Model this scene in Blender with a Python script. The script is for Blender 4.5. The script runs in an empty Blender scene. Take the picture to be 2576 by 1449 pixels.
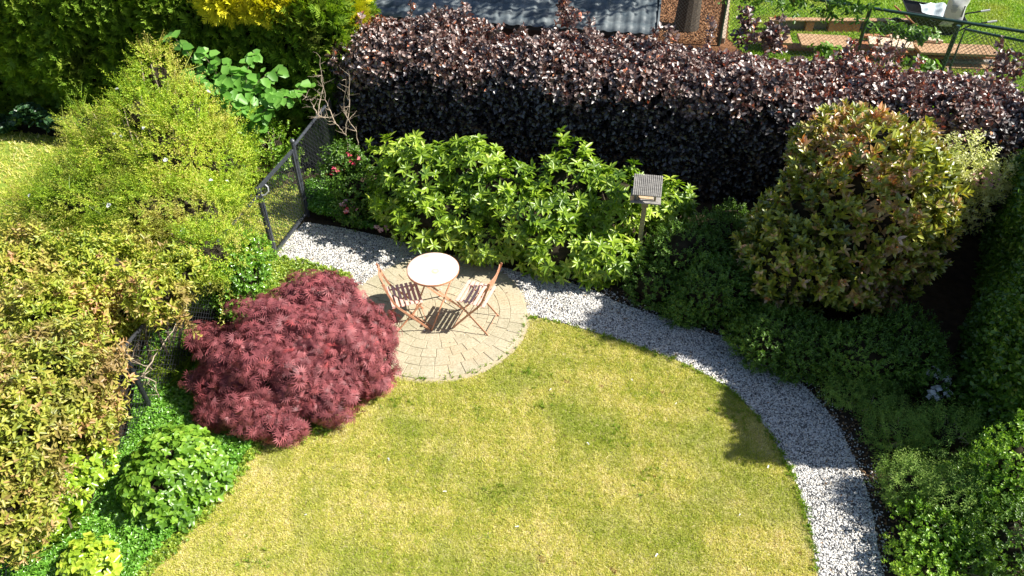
import bpy, math, random
import numpy as np
from mathutils import Vector, Matrix

# ------------------------------------------------------------------ camera, sky, sun, exposure
S = bpy.context.scene
FPX, TH, HC, CX, CY = 1900.0, math.radians(40.5), 6.27, 1288.0, 724.5
cd = bpy.data.cameras.new("camera"); cam = bpy.data.objects.new("camera", cd)
S.collection.objects.link(cam); S.camera = cam
cam.location = (0, 0, HC); cam.rotation_euler = (math.pi/2 - TH, 0, 0)
cd.sensor_width = 36; cd.lens = FPX/2576*36; cd.clip_start = 0.1; cd.clip_end = 500
SUN_EL = math.radians(45); SX, SY = 0.996, -0.09
w = bpy.data.worlds.new("World"); S.world = w; w.use_nodes = True
nt = w.node_tree; nt.nodes.clear()
sky = nt.nodes.new('ShaderNodeTexSky'); sky.sky_type = 'NISHITA'; sky.sun_disc = False
sky.sun_elevation = SUN_EL; sky.sun_rotation = math.atan2(SX, SY)
bg = nt.nodes.new('ShaderNodeBackground'); bg.inputs[1].default_value = 0.066
wo = nt.nodes.new('ShaderNodeOutputWorld')
nt.links.new(sky.outputs[0], bg.inputs[0]); nt.links.new(bg.outputs[0], wo.inputs[0])
sl = bpy.data.lights.new("sun", 'SUN'); sl.energy = 5.0; sl.angle = math.radians(0.55); sl.color = (1, 0.955, 0.87)
so = bpy.data.objects.new("sun", sl); S.collection.objects.link(so)
sdir = Vector((SX*math.cos(SUN_EL), SY*math.cos(SUN_EL), math.sin(SUN_EL))).normalized()
so.rotation_euler = sdir.to_track_quat('Z', 'Y').to_euler(); so.location = (12, -2, 14)
S.view_settings.view_transform = 'Standard'; S.view_settings.look = 'None'
S.view_settings.exposure = 1.0; S.view_settings.gamma = 1.0
S.cycles.max_bounces = 6; S.cycles.diffuse_bounces = 3; S.cycles.glossy_bounces = 2
S.cycles.transmission_bounces = 3; S.cycles.transparent_max_bounces = 6
S.cycles.caustics_reflective = False; S.cycles.caustics_refractive = False

# ------------------------------------------------------------------ helpers
rng = np.random.default_rng(7)
random.seed(7)
col = S.collection

def at(px, py, h=0.0):
    u = (px-CX)/FPX; v = (CY-py)/FPX
    dx, dy, dz = u, math.cos(TH)+v*math.sin(TH), -math.sin(TH)+v*math.cos(TH)
    t = (h-HC)/dz
    return np.array([dx*t, dy*t, h])

def vnoise(p, freq, seed=0, n=6):
    r = np.random.default_rng(100+seed)
    d = r.normal(size=(n, 3)); d /= np.linalg.norm(d, axis=1)[:, None]
    f = freq*r.uniform(0.6, 1.7, n); ph = r.uniform(0, 6.28, n)
    return np.sin((p@d.T)*f+ph).mean(1)*1.6

def inpoly(P, poly):
    x, y = P[:, 0], P[:, 1]; c = np.zeros(len(P), bool); n = len(poly)
    for i in range(n):
        x0, y0 = poly[i][:2]; x1, y1 = poly[i-1][:2]
        m = ((y0 > y) != (y1 > y))
        with np.errstate(all='ignore'):
            c ^= m & (x < (x1-x0)*(y-y0)/(y1-y0+1e-12)+x0)
    return c

def polypts(poly, n):
    a = np.array([p[:2] for p in poly]); lo, hi = a.min(0), a.max(0); out = []
    tot = 0
    while tot < n:
        q = rng.uniform(lo, hi, (n*2, 2)); q = q[inpoly(q, a)]; out.append(q); tot += len(q)
    return np.concatenate(out)[:n]

def tag(o, label=None, cat=None, group=None, kind=None):
    if label: o['label'] = label
    if cat: o['category'] = cat
    if group: o['group'] = group
    if kind: o['kind'] = kind
    return o

def thing(name, label, cat, loc, rz=0, group=None):
    o = bpy.data.objects.new(name, None); col.objects.link(o); o.empty_display_size = 0.1
    o.location = tuple(float(c) for c in loc); o.rotation_euler = (0, 0, rz)
    return tag(o, label, cat, group)

def mk(name, V, F, mat, parent=None, tint=None, smooth=False, local=False):
    """one mesh object; F is an (n,4)/(n,3) array or a list of faces; world coords unless local"""
    V = np.asarray(V, dtype=np.float32).reshape(-1, 3)
    if parent is not None and not local:
        V = V-np.array(parent.location, dtype=np.float32)
    me = bpy.data.meshes.new(name)
    if isinstance(F, np.ndarray):
        k = F.shape[1]; n = len(F)
        me.vertices.add(len(V)); me.vertices.foreach_set('co', V.ravel())
        me.loops.add(n*k); me.loops.foreach_set('vertex_index', F.astype(np.int32).ravel())
        me.polygons.add(n); me.polygons.foreach_set('loop_start', np.arange(0, n*k, k, dtype=np.int32))
        me.update(calc_edges=True)
    else:
        me.from_pydata([tuple(map(float, v)) for v in V], [], [tuple(int(i) for i in f) for f in F]); me.update()
    if tint is not None:
        a = me.attributes.new('tint', 'FLOAT', 'FACE'); a.data.foreach_set('value', np.asarray(tint, dtype=np.float32))
    if smooth:
        me.polygons.foreach_set('use_smooth', np.ones(len(me.polygons), bool))
    if mat: me.materials.append(mat)
    o = bpy.data.objects.new(name, me); col.objects.link(o)
    if parent is not None: o.parent = parent
    return o

class MB:
    """collects boxes, bars and tubes for ONE mesh"""
    def __init__(s): s.V = []; s.F = []
    def add(s, V, F):
        b = len(s.V); s.V += [tuple(v) for v in V]; s.F += [tuple(i+b for i in f) for f in F]; return s
    def box(s, c, d, R=None, bev=0.0):
        hx, hy, hz = d[0]/2, d[1]/2, d[2]/2
        if bev <= 0:
            P = [(x, y, z) for x in (-hx, hx) for y in (-hy, hy) for z in (-hz, hz)]
            F = [(0, 1, 3, 2), (4, 6, 7, 5), (0, 4, 5, 1), (2, 3, 7, 6), (0, 2, 6, 4), (1, 5, 7, 3)]
        else:
            b = bev; P = []
            for z, i in ((-hz, b), (-hz+b, 0), (hz-b, 0), (hz, b)):
                P += [(-hx+i, -hy+i, z), (hx-i, -hy+i, z), (hx-i, hy-i, z), (-hx+i, hy-i, z)]
            F = [(3, 2, 1, 0), (12, 13, 14, 15)]
            for k in range(3):
                for j in range(4):
                    F.append((k*4+j, k*4+(j+1) % 4, k*4+4+(j+1) % 4, k*4+4+j))
        M = R if R is not None else Matrix.Identity(3)
        return s.add([tuple(M@Vector(p)+Vector(c)) for p in P], F)
    def bar(s, a, b, wd, th, up=(0, 0, 1)):
        """rectangular bar from a to b; wd across, th along 'up' side"""
        a, b = Vector(a), Vector(b); z = (b-a); L = z.length; z.normalize()
        x = Vector(up).cross(z)
        if x.length < 1e-4: x = Vector((1, 0, 0)).cross(z)
        x.normalize(); y = z.cross(x)
        R = Matrix((x, y, z)).transposed()
        return s.box((a+b)/2, (wd, th, L), R, min(wd, th)*0.12)
    def tube(s, pts, rad, n=8, cap=True):
        pts = [Vector(tuple(map(float, p))) for p in pts]; m = len(pts)
        if not hasattr(rad, '__len__'): rad = [rad]*m
        V = []; F = []; x = None
        for i, p in enumerate(pts):
            t = (pts[min(i+1, m-1)]-pts[max(i-1, 0)])
            t = t.normalized() if t.length > 1e-9 else Vector((0, 0, 1))
            if x is None:
                x = t.orthogonal().normalized()
            else:
                x = (x-t*x.dot(t)); x = x.normalized() if x.length > 1e-6 else t.orthogonal().normalized()
            y = t.cross(x)
            for k in range(n):
                a = 2*math.pi*k/n; V.append(tuple(p+(x*math.cos(a)+y*math.sin(a))*rad[i]))
        for i in range(m-1):
            for k in range(n):
                F.append((i*n+k, i*n+(k+1) % n, (i+1)*n+(k+1) % n, (i+1)*n+k))
        if cap: F += [tuple(range(n-1, -1, -1)), tuple((m-1)*n+k for k in range(n))]
        return s.add(V, F)
    def lathe(s, prof, c, n=32):
        V = []; F = []
        for r, z in prof:
            for k in range(n):
                a = 2*math.pi*k/n; V.append((c[0]+r*math.cos(a), c[1]+r*math.sin(a), c[2]+z))
        for i in range(len(prof)-1):
            for k in range(n): F.append((i*n+k, i*n+(k+1) % n, (i+1)*n+(k+1) % n, (i+1)*n+k))
        F += [tuple(range(n-1, -1, -1)), tuple((len(prof)-1)*n+k for k in range(n))]
        return s.add(V, F)
    def build(s, name, mat, parent=None, local=False, smooth=False):
        return mk(name, s.V, s.F, mat, parent, local=local, smooth=smooth)

# ------------------------------------------------------------------ materials
def nmat(name):
    m = bpy.data.materials.new(name); m.use_nodes = True; n = m.node_tree; n.nodes.clear()
    return m, n, n.nodes.new, n.links.new

def ramp(new, cols, pos=None, mode='LINEAR'):
    r = new('ShaderNodeValToRGB'); r.color_ramp.interpolation = mode
    k = len(cols); e = r.color_ramp.elements
    while len(e) < k: e.new(0.5)
    for i, c in enumerate(cols):
        e[i].position = pos[i] if pos else i/(k-1); e[i].color = (*c, 1)
    return r

def leafmat(name, cols, pos=None, rough=0.42, spec=0.5, trans=0.28, patch=None, tcol=None, coat=0):
    """leaf: colour by the leaf's own random tint, patches of another colour, gloss and translucency"""
    m, n, new, ln = nmat(name)
    a = new('ShaderNodeAttribute'); a.attribute_name = 'tint'
    r = ramp(new, cols, pos); ln(a.outputs['Fac'], r.inputs[0]); c = r.outputs[0]
    if patch:
        pc, sc, lo, hi = patch
        g = new('ShaderNodeNewGeometry')
        nz = new('ShaderNodeTexNoise'); nz.inputs['Scale'].default_value = sc; nz.inputs['Detail'].default_value = 2
        ln(g.outputs['Position'], nz.inputs['Vector'])
        mr = new('ShaderNodeMapRange'); mr.inputs[1].default_value = lo; mr.inputs[2].default_value = hi
        ln(nz.outputs['Fac'], mr.inputs[0])
        mx = new('ShaderNodeMix'); mx.data_type = 'RGBA'; ln(mr.outputs[0], mx.inputs[0])
        ln(c, mx.inputs[6]); mx.inputs[7].default_value = (*pc, 1); c = mx.outputs[2]
    p = new('ShaderNodeBsdfPrincipled'); ln(c, p.inputs['Base Color'])
    p.inputs['Roughness'].default_value = rough; p.inputs['Specular IOR Level'].default_value = spec
    if coat: p.inputs['Coat Weight'].default_value = 1; p.inputs['Coat IOR'].default_value = coat; p.inputs['Coat Roughness'].default_value = .42
    t = new('ShaderNodeBsdfTranslucent')
    mt = new('ShaderNodeMix'); mt.data_type = 'RGBA'; mt.blend_type = 'MULTIPLY'; mt.inputs[0].default_value = 1
    ln(c, mt.inputs[6]); mt.inputs[7].default_value = (*(tcol or (1.5, 1.6, 0.7)), 1)
    ln(mt.outputs[2], t.inputs[0])
    ms = new('ShaderNodeMixShader'); ms.inputs[0].default_value = trans
    ln(p.outputs[0], ms.inputs[1]); ln(t.outputs[0], ms.inputs[2])
    o = new('ShaderNodeOutputMaterial'); ln(ms.outputs[0], o.inputs[0])
    return m

def solid(name, c1, c2=None, scale=8, rough=0.6, spec=0.5, metal=0.0, bump=0.0, bscale=None, stretch=None, detail=5):
    m, n, new, ln = nmat(name)
    p = new('ShaderNodeBsdfPrincipled'); p.inputs['Roughness'].default_value = rough
    p.inputs['Specular IOR Level'].default_value = spec; p.inputs['Metallic'].default_value = metal
    tc = new('ShaderNodeTexCoord'); mp = new('ShaderNodeMapping'); ln(tc.outputs['Object'], mp.inputs[0])
    if stretch: mp.inputs['Scale'].default_value = stretch
    nz = new('ShaderNodeTexNoise'); nz.inputs['Scale'].default_value = scale; nz.inputs['Detail'].default_value = detail
    nz.inputs['Roughness'].default_value = 0.65
    ln(mp.outputs[0], nz.inputs['Vector'])
    r = ramp(new, [c1, c2 or c1], [0.35, 0.65]); ln(nz.outputs['Fac'], r.inputs[0]); ln(r.outputs[0], p.inputs['Base Color'])
    if bump:
        b = new('ShaderNodeBump'); b.inputs['Strength'].default_value = bump; b.inputs['Distance'].default_value = 0.01
        n2 = new('ShaderNodeTexNoise'); n2.inputs['Scale'].default_value = bscale or scale*4; n2.inputs['Detail'].default_value = 6
        ln(mp.outputs[0], n2.inputs['Vector']); ln(n2.outputs['Fac'], b.inputs['Height']); ln(b.outputs[0], p.inputs['Normal'])
    o = new('ShaderNodeOutputMaterial'); ln(p.outputs[0], o.inputs[0])
    return m

def tintmat(name, cols, pos=None, rough=0.8, spec=0.3, patch=None):
    return leafmat(name, cols, pos, rough, spec, 0.0, patch)

# ------------------------------------------------------------------ foliage machinery
def rot(axis, a): return np.array(Matrix.Rotation(a, 3, axis))

def blade(L, w, fold=0.15, droop=0.15, w1=0.32, w2=0.68, r2=0.85):
    h = w/2
    return np.array([[0, 0, 0], [w1*L, h, fold*w], [w2*L, h*r2, fold*w-droop*L*.45], [L, 0, -droop*L],
                     [w2*L, -h*r2, fold*w-droop*L*.45], [w1*L, -h, fold*w]]), np.array([[0, 3, 2, 1], [0, 5, 4, 3]])

def join(parts):
    V = []; F = []; T = []; b = 0
    for i, (v, f) in enumerate(parts):
        V.append(v); F.append(f+b); T.append(np.full(len(f), i)); b += len(v)
    return np.concatenate(V), np.concatenate(F), np.concatenate(T)

def c_rosette(n, L, w, e0=0.0, e1=0.9, droop=0.2, fold=.2, up=0.0):
    ps = []
    for i in range(n):
        v, f = blade(L*random.uniform(.7, 1.1), w*random.uniform(.85, 1.1), fold, droop)
        el = random.uniform(e0, e1); v = v@rot('X', random.uniform(-.4, .4)).T@rot('Y', -el).T@rot('Z', i*2.4+random.uniform(-.35, .35)).T
        ps.append((v+np.array([0, 0, up*random.random()]), f))
    return join(ps)

def c_sprig(n, length, L, w, ang=0.9, bend=0.3, droop=.1, twig=0.0, lo=.25):
    ps = []
    for i in range(n):
        t = (i+.5)/n; v, f = blade(L*(1.1-.45*t)*random.uniform(.8, 1.15), w*(1.1-.4*t), .2, droop)
        v = v@rot('X', random.uniform(-.5, .5)).T@rot('Y', -random.uniform(lo, ang)).T@rot('Z', i*2.4+random.uniform(-.5, .5)).T
        ps.append((v+np.array([bend*length*t*t, 0, length*t]), f))
    if twig:
        ps.append((np.array([[-twig, 0, 0], [twig, 0, 0], [bend*length+twig*.3, 0, length], [bend*length-twig*.3, 0, length]]), np.array([[0, 1, 2, 3]])))
    return join(ps)

def c_fan(length, n=5, wd=.009):
    ps = []
    def quad(a, b, w0, w1, z=0):
        a, b = np.array(a), np.array(b); d = b-a; d = d/np.linalg.norm(d); s = np.cross(d, [0, 1, 0])
        if np.linalg.norm(s) < .1: s = np.array([1., 0, 0])
        return np.array([a-s*w0, a+s*w0, b+s*w1, b-s*w1]), np.array([[0, 1, 2, 3]])
    ps.append(quad((0, 0, 0), (0, .02, length), wd*.8, wd*.35))
    for i in range(n):
        t = (i+.6)/(n+.4)
        for sgn in (-1, 1):
            l = length*(1-t)*.6+.02
            a = random.uniform(.5, .85)
            ps.append(quad((0, .01*t, length*t), (sgn*math.sin(a)*l, random.uniform(-.012, .02), length*t+math.cos(a)*l), wd, wd*.3))
    v, f, T = join(ps); return v, f, T*0+(T > 99)

def c_palm(nleaf, L, w, lobes=7):
    """palmate leaves made of thin lobes, hanging from a short twig"""
    ps = []; ids = []
    for i in range(nleaf):
        Rm = rot('X', random.uniform(-.5, .5)).T@rot('Y', random.uniform(-.3, .75)).T@rot('Z', i*2.2+random.uniform(-.5, .5)).T
        o = np.array([0, 0, random.uniform(-.02, .03)])
        for k in range(lobes):
            a = (k-(lobes-1)/2)*0.46; l = L*(1-.28*abs(k-(lobes-1)/2)/(lobes/2))*random.uniform(.85, 1.1)
            v = np.array([[0, 0, 0], [.45*l, w/2, .004], [l, 0, -.22*l], [.45*l, -w/2, .004]])@rot('Z', a).T
            ps.append((v+np.array([.02, 0, 0]), np.array([[0, 3, 2, 1]]))); ids.append(i)
        for q in range(len(ps)-lobes, len(ps)): ps[q] = (ps[q][0]@Rm+o, ps[q][1])
    v, f, T = join(ps); return v, f, np.array(ids)[T]

def place(variants, P, A, size, tmix=.5, tlo=0., thi=1., smin=.75, smax=1.2):
    A = A/np.linalg.norm(A, axis=1)[:, None]; N = len(P)
    r = rng.normal(size=(N, 3)); X = r-A*(r*A).sum(1)[:, None]; X /= np.linalg.norm(X, axis=1)[:, None]
    Y = np.cross(A, X); sc = size*rng.uniform(smin, smax, N); which = rng.integers(0, len(variants), N)
    VV = []; FF = []; TT = []; b = 0
    for k, (v, f, T) in enumerate(variants):
        m = which == k; n = m.sum()
        if not n: continue
        R = np.stack([X[m], Y[m], A[m]], axis=1)          # rows = local axes in world
        W = np.einsum('vi,nij->nvj', v, R)*sc[m][:, None, None]+P[m][:, None, :]
        VV.append(W.reshape(-1, 3)); FF.append((f[None]+(np.arange(n)*len(v))[:, None, None]+b).reshape(-1, f.shape[1]))
        b += n*len(v)
        tl = rng.random((n, int(T.max())+1)); tc = rng.random((n, 1))
        TT.append((tlo+(thi-tlo)*np.clip((1-tmix)*tl[:, T]+tmix*tc, 0, 1)).ravel())
    return np.concatenate(VV).astype(np.float32), np.concatenate(FF), np.concatenate(TT)

def B(px, py, h, rx, ry=None, rz=None):
    c = at(px, py, h); ry = ry or rx; rz = rz or rx
    return (c[0], c[1], c[2], rx, ry, rz)

def blobpts(blobs, n, depth=.25, lump=.12, freq=5., seed=0, zmin=.03, gap=None, power=1.6):
    Bs = np.array(blobs, float); ar = (Bs[:, 3]*Bs[:, 4]+Bs[:, 3]*Bs[:, 5]+Bs[:, 4]*Bs[:, 5]); pr = ar/ar.sum()
    out = []; nor = []; tot = 0; it = 0
    while tot < n and it < 30:
        it += 1; k = rng.choice(len(Bs), n, p=pr); d = rng.normal(size=(n, 3)); d /= np.linalg.norm(d, axis=1)[:, None]
        b = Bs[k]; f = 1-depth*rng.random(n)**power
        base = b[:, :3]+d*b[:, 3:]
        f = f*(1+lump*vnoise(base, freq, seed))
        p = b[:, :3]+d*b[:, 3:]*f[:, None]
        ok = p[:, 2] > zmin
        for j in range(len(Bs)):
            q = ((p-Bs[j, :3])/Bs[j, 3:]); ok &= (k == j) | ((q**2).sum(1) > (1-depth*.9)**2)
        if gap is not None: ok &= vnoise(p, gap[0], seed+5) > gap[1]
        nn = d/b[:, 3:]; nn /= np.linalg.norm(nn, axis=1)[:, None]
        out.append(p[ok]); nor.append(nn[ok]); tot += ok.sum()
    return np.concatenate(out)[:n], np.concatenate(nor)[:n]

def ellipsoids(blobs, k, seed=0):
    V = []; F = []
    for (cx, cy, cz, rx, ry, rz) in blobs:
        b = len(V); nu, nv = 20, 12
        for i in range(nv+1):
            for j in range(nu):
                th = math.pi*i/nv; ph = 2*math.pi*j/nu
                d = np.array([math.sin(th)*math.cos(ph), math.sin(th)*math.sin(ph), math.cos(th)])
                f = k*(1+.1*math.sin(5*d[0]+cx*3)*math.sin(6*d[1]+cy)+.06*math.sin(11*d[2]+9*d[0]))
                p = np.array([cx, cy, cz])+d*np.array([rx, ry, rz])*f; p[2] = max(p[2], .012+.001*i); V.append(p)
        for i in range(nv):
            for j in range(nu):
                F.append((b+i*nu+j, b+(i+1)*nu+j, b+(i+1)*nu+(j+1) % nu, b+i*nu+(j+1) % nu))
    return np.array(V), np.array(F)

M = {}
def flowers(parent, P, A, var, mat, name='flower', size=1.):
    V, F, T = place(var, P, A, size, 1.); k = len(var[0][0]); kf = len(var[0][1])
    for i in range(len(P)):
        mk(name, V[i*k:(i+1)*k], F[i*kf:(i+1)*kf]-i*k, mat, parent, T[i*kf:(i+1)*kf])
M['core'] = solid('shade_core_colour', (.022, .02, .012), (.04, .032, .02), 14, .9, .1)  # dark solid filler, shade between the leaves put into its colour
M['bark'] = solid('bark', (.10, .075, .05), (.19, .15, .105), 30, .85, .2, bump=.5)
M['deadbark'] = solid('dead_bark', (.30, .23, .16), (.52, .43, .33), 40, .8, .2, bump=.4)

def stems(blobs, base, n, mat, parent, r0=.02, name='stem', reach=.8, spread=.15):
    mb = MB(); Bs = np.array(blobs)
    for i in range(n):
        b = Bs[i % len(Bs)]; d = rng.normal(size=3); d[2] = abs(d[2]); d /= np.linalg.norm(d)
        tip = b[:3]+d*b[3:]*reach
        sp_ = spread*float(np.clip(tip[2], .2, 1)); s = np.array([base[0]+rng.normal()*sp_, base[1]+rng.normal()*sp_, 0.0])*.6+.4*np.array([b[0], b[1], 0])
        mid = (s+tip)/2+rng.normal(size=3)*.06; mid[2] += .15*tip[2]
        pts = [s*(1-t)**2+2*mid*t*(1-t)+tip*t*t for t in np.linspace(0, 1, 8)]
        rr = r0*float(np.clip(tip[2]/.9, .18, 1)); mb.tube(pts, list(np.linspace(rr, rr*.25, 8)), 5)
    return mb.build(name, mat, parent)

def shrub(name, label, cat, blobs, variants, mat, n, depth=.3, lump=.12, freq=5., up=.5, size=1., seed=0, gap=None,
          core=.62, nstem=10, base=None, group=None, jitter=.35, tmix=.5, power=1.6, fol='foliage', stemmat=None, dirbias=None, zmin=.03, shoots=0, shootlen=.3, tn=.2):
    Bs = np.array(blobs)
    if base is None: base = (float(Bs[:, 0].mean()), float(Bs[:, 1].mean()), 0)
    t = thing(name, label, cat, base, group=group)
    P, Nn = blobpts(blobs, n, depth, lump, freq, seed, gap=gap, power=power, zmin=zmin)
    A = Nn+np.array([0, 0, up])+rng.normal(size=P.shape)*jitter
    if dirbias is not None: A = A+np.array(dirbias)
    if shoots:
        Ps, As = [P], [A]
        for i in rng.choice(len(P), shoots):
            d = Nn[i]*.8+np.array([0, 0, .55])+rng.normal(size=3)*.35; d /= np.linalg.norm(d); l = shootlen*rng.uniform(.3, 1.1); k = max(2, int(l/.05)); sag = rng.uniform(0, .5)
            u = np.linspace(0, 1, k)[:, None]; Ps.append(P[i]+d*l*u-np.array([0, 0, sag*l])*u*u); As.append(np.tile(d, (k, 1))-np.array([0, 0, sag])*u*1.5+rng.normal(size=(k, 3))*.3)
        P = np.concatenate(Ps); A = np.concatenate(As)
    V, F, T = place(variants, P, A, size, tmix)
    pf = V[F[:, 0]]; T = np.clip(T+tn*vnoise(pf, 4., seed+70)+tn*.6*vnoise(pf, 11., seed+71), 0, 1)
    V[:, 2] = np.maximum(V[:, 2], .008)
    mk(fol, V, F, mat, t, T)
    if core: 
        cv, cf = ellipsoids(blobs, core); mk('inner_shade_core', cv, cf, M['core'], t)
    if nstem: stems(blobs, base, nstem, stemmat or M['bark'], t)
    return t

# ------------------------------------------------------------------ setting: ground, lawn, path, patio
def W(pts): return [at(*p)[:2] for p in pts]

def sheet(name, poly, z, mat, sub=None):
    V = [(p[0], p[1], z) for p in poly]
    a = sum(V[i-1][0]*V[i][1]-V[i][0]*V[i-1][1] for i in range(len(V)))
    if a < 0: V = V[::-1]
    o = mk(name, V, [tuple(range(len(V)))], mat); return tag(o, kind='structure')

M['soil'] = solid('soil', (.032, .022, .015), (.075, .053, .036), 9, .95, .15, bump=.8, bscale=60)
M['lawnsoil'] = solid('lawn_thatch', (.26, .25, .09), (.50, .43, .22), 7, .95, .1, bump=.7, bscale=90)
M['greensoil'] = solid('green_thatch', (.16, .24, .03), (.24, .32, .05), 6, .95, .1, bump=.7, bscale=70)
M['gravelbed'] = solid('gravel_bed', (.10, .10, .10), (.26, .25, .24), 90, .9, .3, bump=1, bscale=120)
M['mulch'] = solid('bark_mulch', (.09, .04, .02), (.3, .15, .075), 28, .95, .1, bump=1, bscale=60)
R_ = 120
mk_ground = sheet('ground', [(-R_, -20), (R_, -20), (R_, R_*1.6), (-R_, R_*1.6)], 0, M['soil'])

PC = np.array([-0.93, 6.86]); PR = 1.10
lawn_px = [(1318, 792), (1400, 812), (1500, 840), (1600, 872), (1700, 908), (1780, 948), (1830, 978), (1880, 1022), (1930, 1084), (1965, 1142),
           (1995, 1200), (2020, 1270), (2040, 1350), (2055, 1449), (2090, 1800), (200, 1800), (345, 1452), (400, 1398), (470, 1338), (540, 1258), (600, 1180), (640, 1122),
           (700, 1050), (760, 960), (860, 900), (1000, 880), (1200, 880)]
lawn = W(lawn_px)
sheet('lawn', lawn, .006, M['lawnsoil'])
path_px = [(672, 655), (702, 648), (760, 665), (830, 690), (900, 716), (1000, 740), (1200, 790), (1318, 790), (1400, 810), (1500, 838), (1600, 870), (1700, 906), (1780, 946),
           (1830, 976), (1880, 1020), (1930, 1082), (1965, 1140), (1995, 1198), (2020, 1268), (2040, 1348), (2055, 1447), (2088, 1800), (2330, 1800), (2222, 1449), (2205, 1360),
           (2192, 1280), (2170, 1200), (2132, 1120), (2095, 1052), (2052, 1000), (1992, 945), (1910, 888), (1850, 860), (1740, 823), (1640, 790), (1560, 765),
           (1510, 738), (1420, 708), (1330, 690), (1200, 660), (1040, 618), (960, 596), (860, 574), (765, 560)]
path = W(path_px)
sheet('gravel_path', path, .003, M['gravelbed'])
# neighbours' lawns
lawnL = [(-14, 6.0), (-5.0, 6.0), (-3.4, 7.2), (-3.1, 8.2), (-2.9, 9.6), (-7.5, 11.2), (-14, 12.6)]
sheet('neighbour_lawn', lawnL, .005, M['greensoil'])
lawnR = [tuple(at(1832, 75)[:2]), tuple(at(1836, 20)[:2]), (6.5, 26), (30, 26), (30, 11), (8, 10.4), (5.2, 11.2)]
sheet('back_lawn', lawnR, .005, M['greensoil'])
mulch = [tuple(at(1832, 75)[:2]), tuple(at(1836, 20)[:2]), (6.5, 26), (1.5, 26), (2.2, 12.0), (4.5, 11.2), (5.2, 11.2)]
sheet('mulch_bed', mulch, .004, M['mulch'])

# gravel stones
def stones(name, poly, n, s0, s1, cols, label, clip=None, z=.006):
    q = polypts(poly, n)
    if clip is not None: q = q[clip(q)]
    n = len(q)
    base = np.array([[1, 0, 0], [0, 1, 0], [-1, 0, 0], [0, -1, 0], [.7, .7, .62], [-.7, .7, .55], [-.7, -.7, .62], [.7, -.7, .5], [.9, .1, -.5], [-.1, .9, -.5], [-.9, 0, -.5], [0, -.9, -.5]], float)
    f = np.array([[4, 5, 6, 7], [0, 1, 5, 4], [1, 2, 6, 5], [2, 3, 7, 6], [3, 0, 4, 7], [8, 9, 1, 0], [9, 10, 2, 1], [10, 11, 3, 2], [11, 8, 0, 3]])
    base[:4, :2] *= 1.0
    var = []
    for i in range(8):
        v = base*np.array([1, random.uniform(.55, .85), random.uniform(.5, .75)])+rng.normal(size=base.shape)*.1
        var.append((v, f, np.zeros(len(f), int)))
    P = np.column_stack([q, np.full(n, z)+rng.random(n)*.008]); A = np.array([0, 0, 1.])+rng.normal(size=(n, 3))*.35
    V, F, T = place(var, P, A, 1, 1., 0, 1, s0, s1)
    m = tintmat(name+'_stone', cols[0], cols[1], .7, .35)
    o = mk(name, V, F, m, None, T); return tag(o, label, 'gravel', kind='stuff')
gcols = ([(.08, .08, .08), (.28, .27, .26), (.56, .55, .53), (.86, .84, .80), (.70, .60, .45)], [0, .16, .4, .85, 1])
def notpatio(q): return ((q-PC)**2).sum(1) > (PR+.0)**2
stones('gravel', path, 76000, .006, .0135, gcols, 'pale grey and white gravel filling the curved garden path', notpatio)
# strays on the soil beside the path
edge = []
pp = np.array(path); pe = np.concatenate([pp[22:38]])
for i in range(900):
    k = rng.integers(0, len(pe)-1); t = rng.random(); p = pe[k]*(1-t)+pe[k+1]*t+np.abs(rng.normal(size=2))*np.array([.09, .05]); edge.append(p)
edge = np.array(edge)
PAV = MB()
def patio():
    """rings of wedge pavers, each a small block with worn edges"""
    rings = [0.0, .10, .235, .37, .505, .64, .775, .91, 1.10]
    for i in range(len(rings)-1):
        r0, r1 = rings[i]+.002, rings[i+1]-.002
        n = 6 if i == 0 else max(8, int(2*math.pi*(r0+r1)/2/.165)); off = random.random()*6
        if i == 0:
            pass
        for k in range(n):
            a0 = off+2*math.pi*k/n; a1 = off+2*math.pi*(k+1)/n
            g = .0025/max(r1, .1)*random.uniform(.6, 1.7); g0 = .0025/max(r0, .03) if i else .02
            zt = .026+random.uniform(-.003, .003); V = []; m = 3
            jr = random.uniform(-.004, .004)
            for (rr0, rr1, da, z) in ((r0, r1, 0, .004), (r0, r1, 0, zt-.003), (r0+.004, r1-.004, .004, zt)):
                for j in range(m+1):
                    a = a0+g+da/max(r1, .1)+(a1-a0-2*g-2*da/max(r1, .1))*j/m; V.append((PC[0]+(rr1+jr)*math.cos(a), PC[1]+(rr1+jr)*math.sin(a), z+random.uniform(-.001, .001)))
                for j in range(m, -1, -1):
                    a = a0+g0+da/max(r0, .05)+(a1-a0-2*g0-2*da/max(r0, .05))*j/m; V.append((PC[0]+max(rr0, .004)*math.cos(a), PC[1]+max(rr0, .004)*math.sin(a), z+random.uniform(-.001, .001)))
            q = 2*(m+1); F = []
            for L in range(2):
                for j in range(q): F.append((L*q+j, L*q+(j+1) % q, (L+1)*q+(j+1) % q, (L+1)*q+j))
            for j in range(m): F.append((2*q+j, 2*q+j+1, 2*q+q-2-j, 2*q+q-1-j))
            PAV.add(V, [f[::-1] for f in F])
patio()
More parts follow.
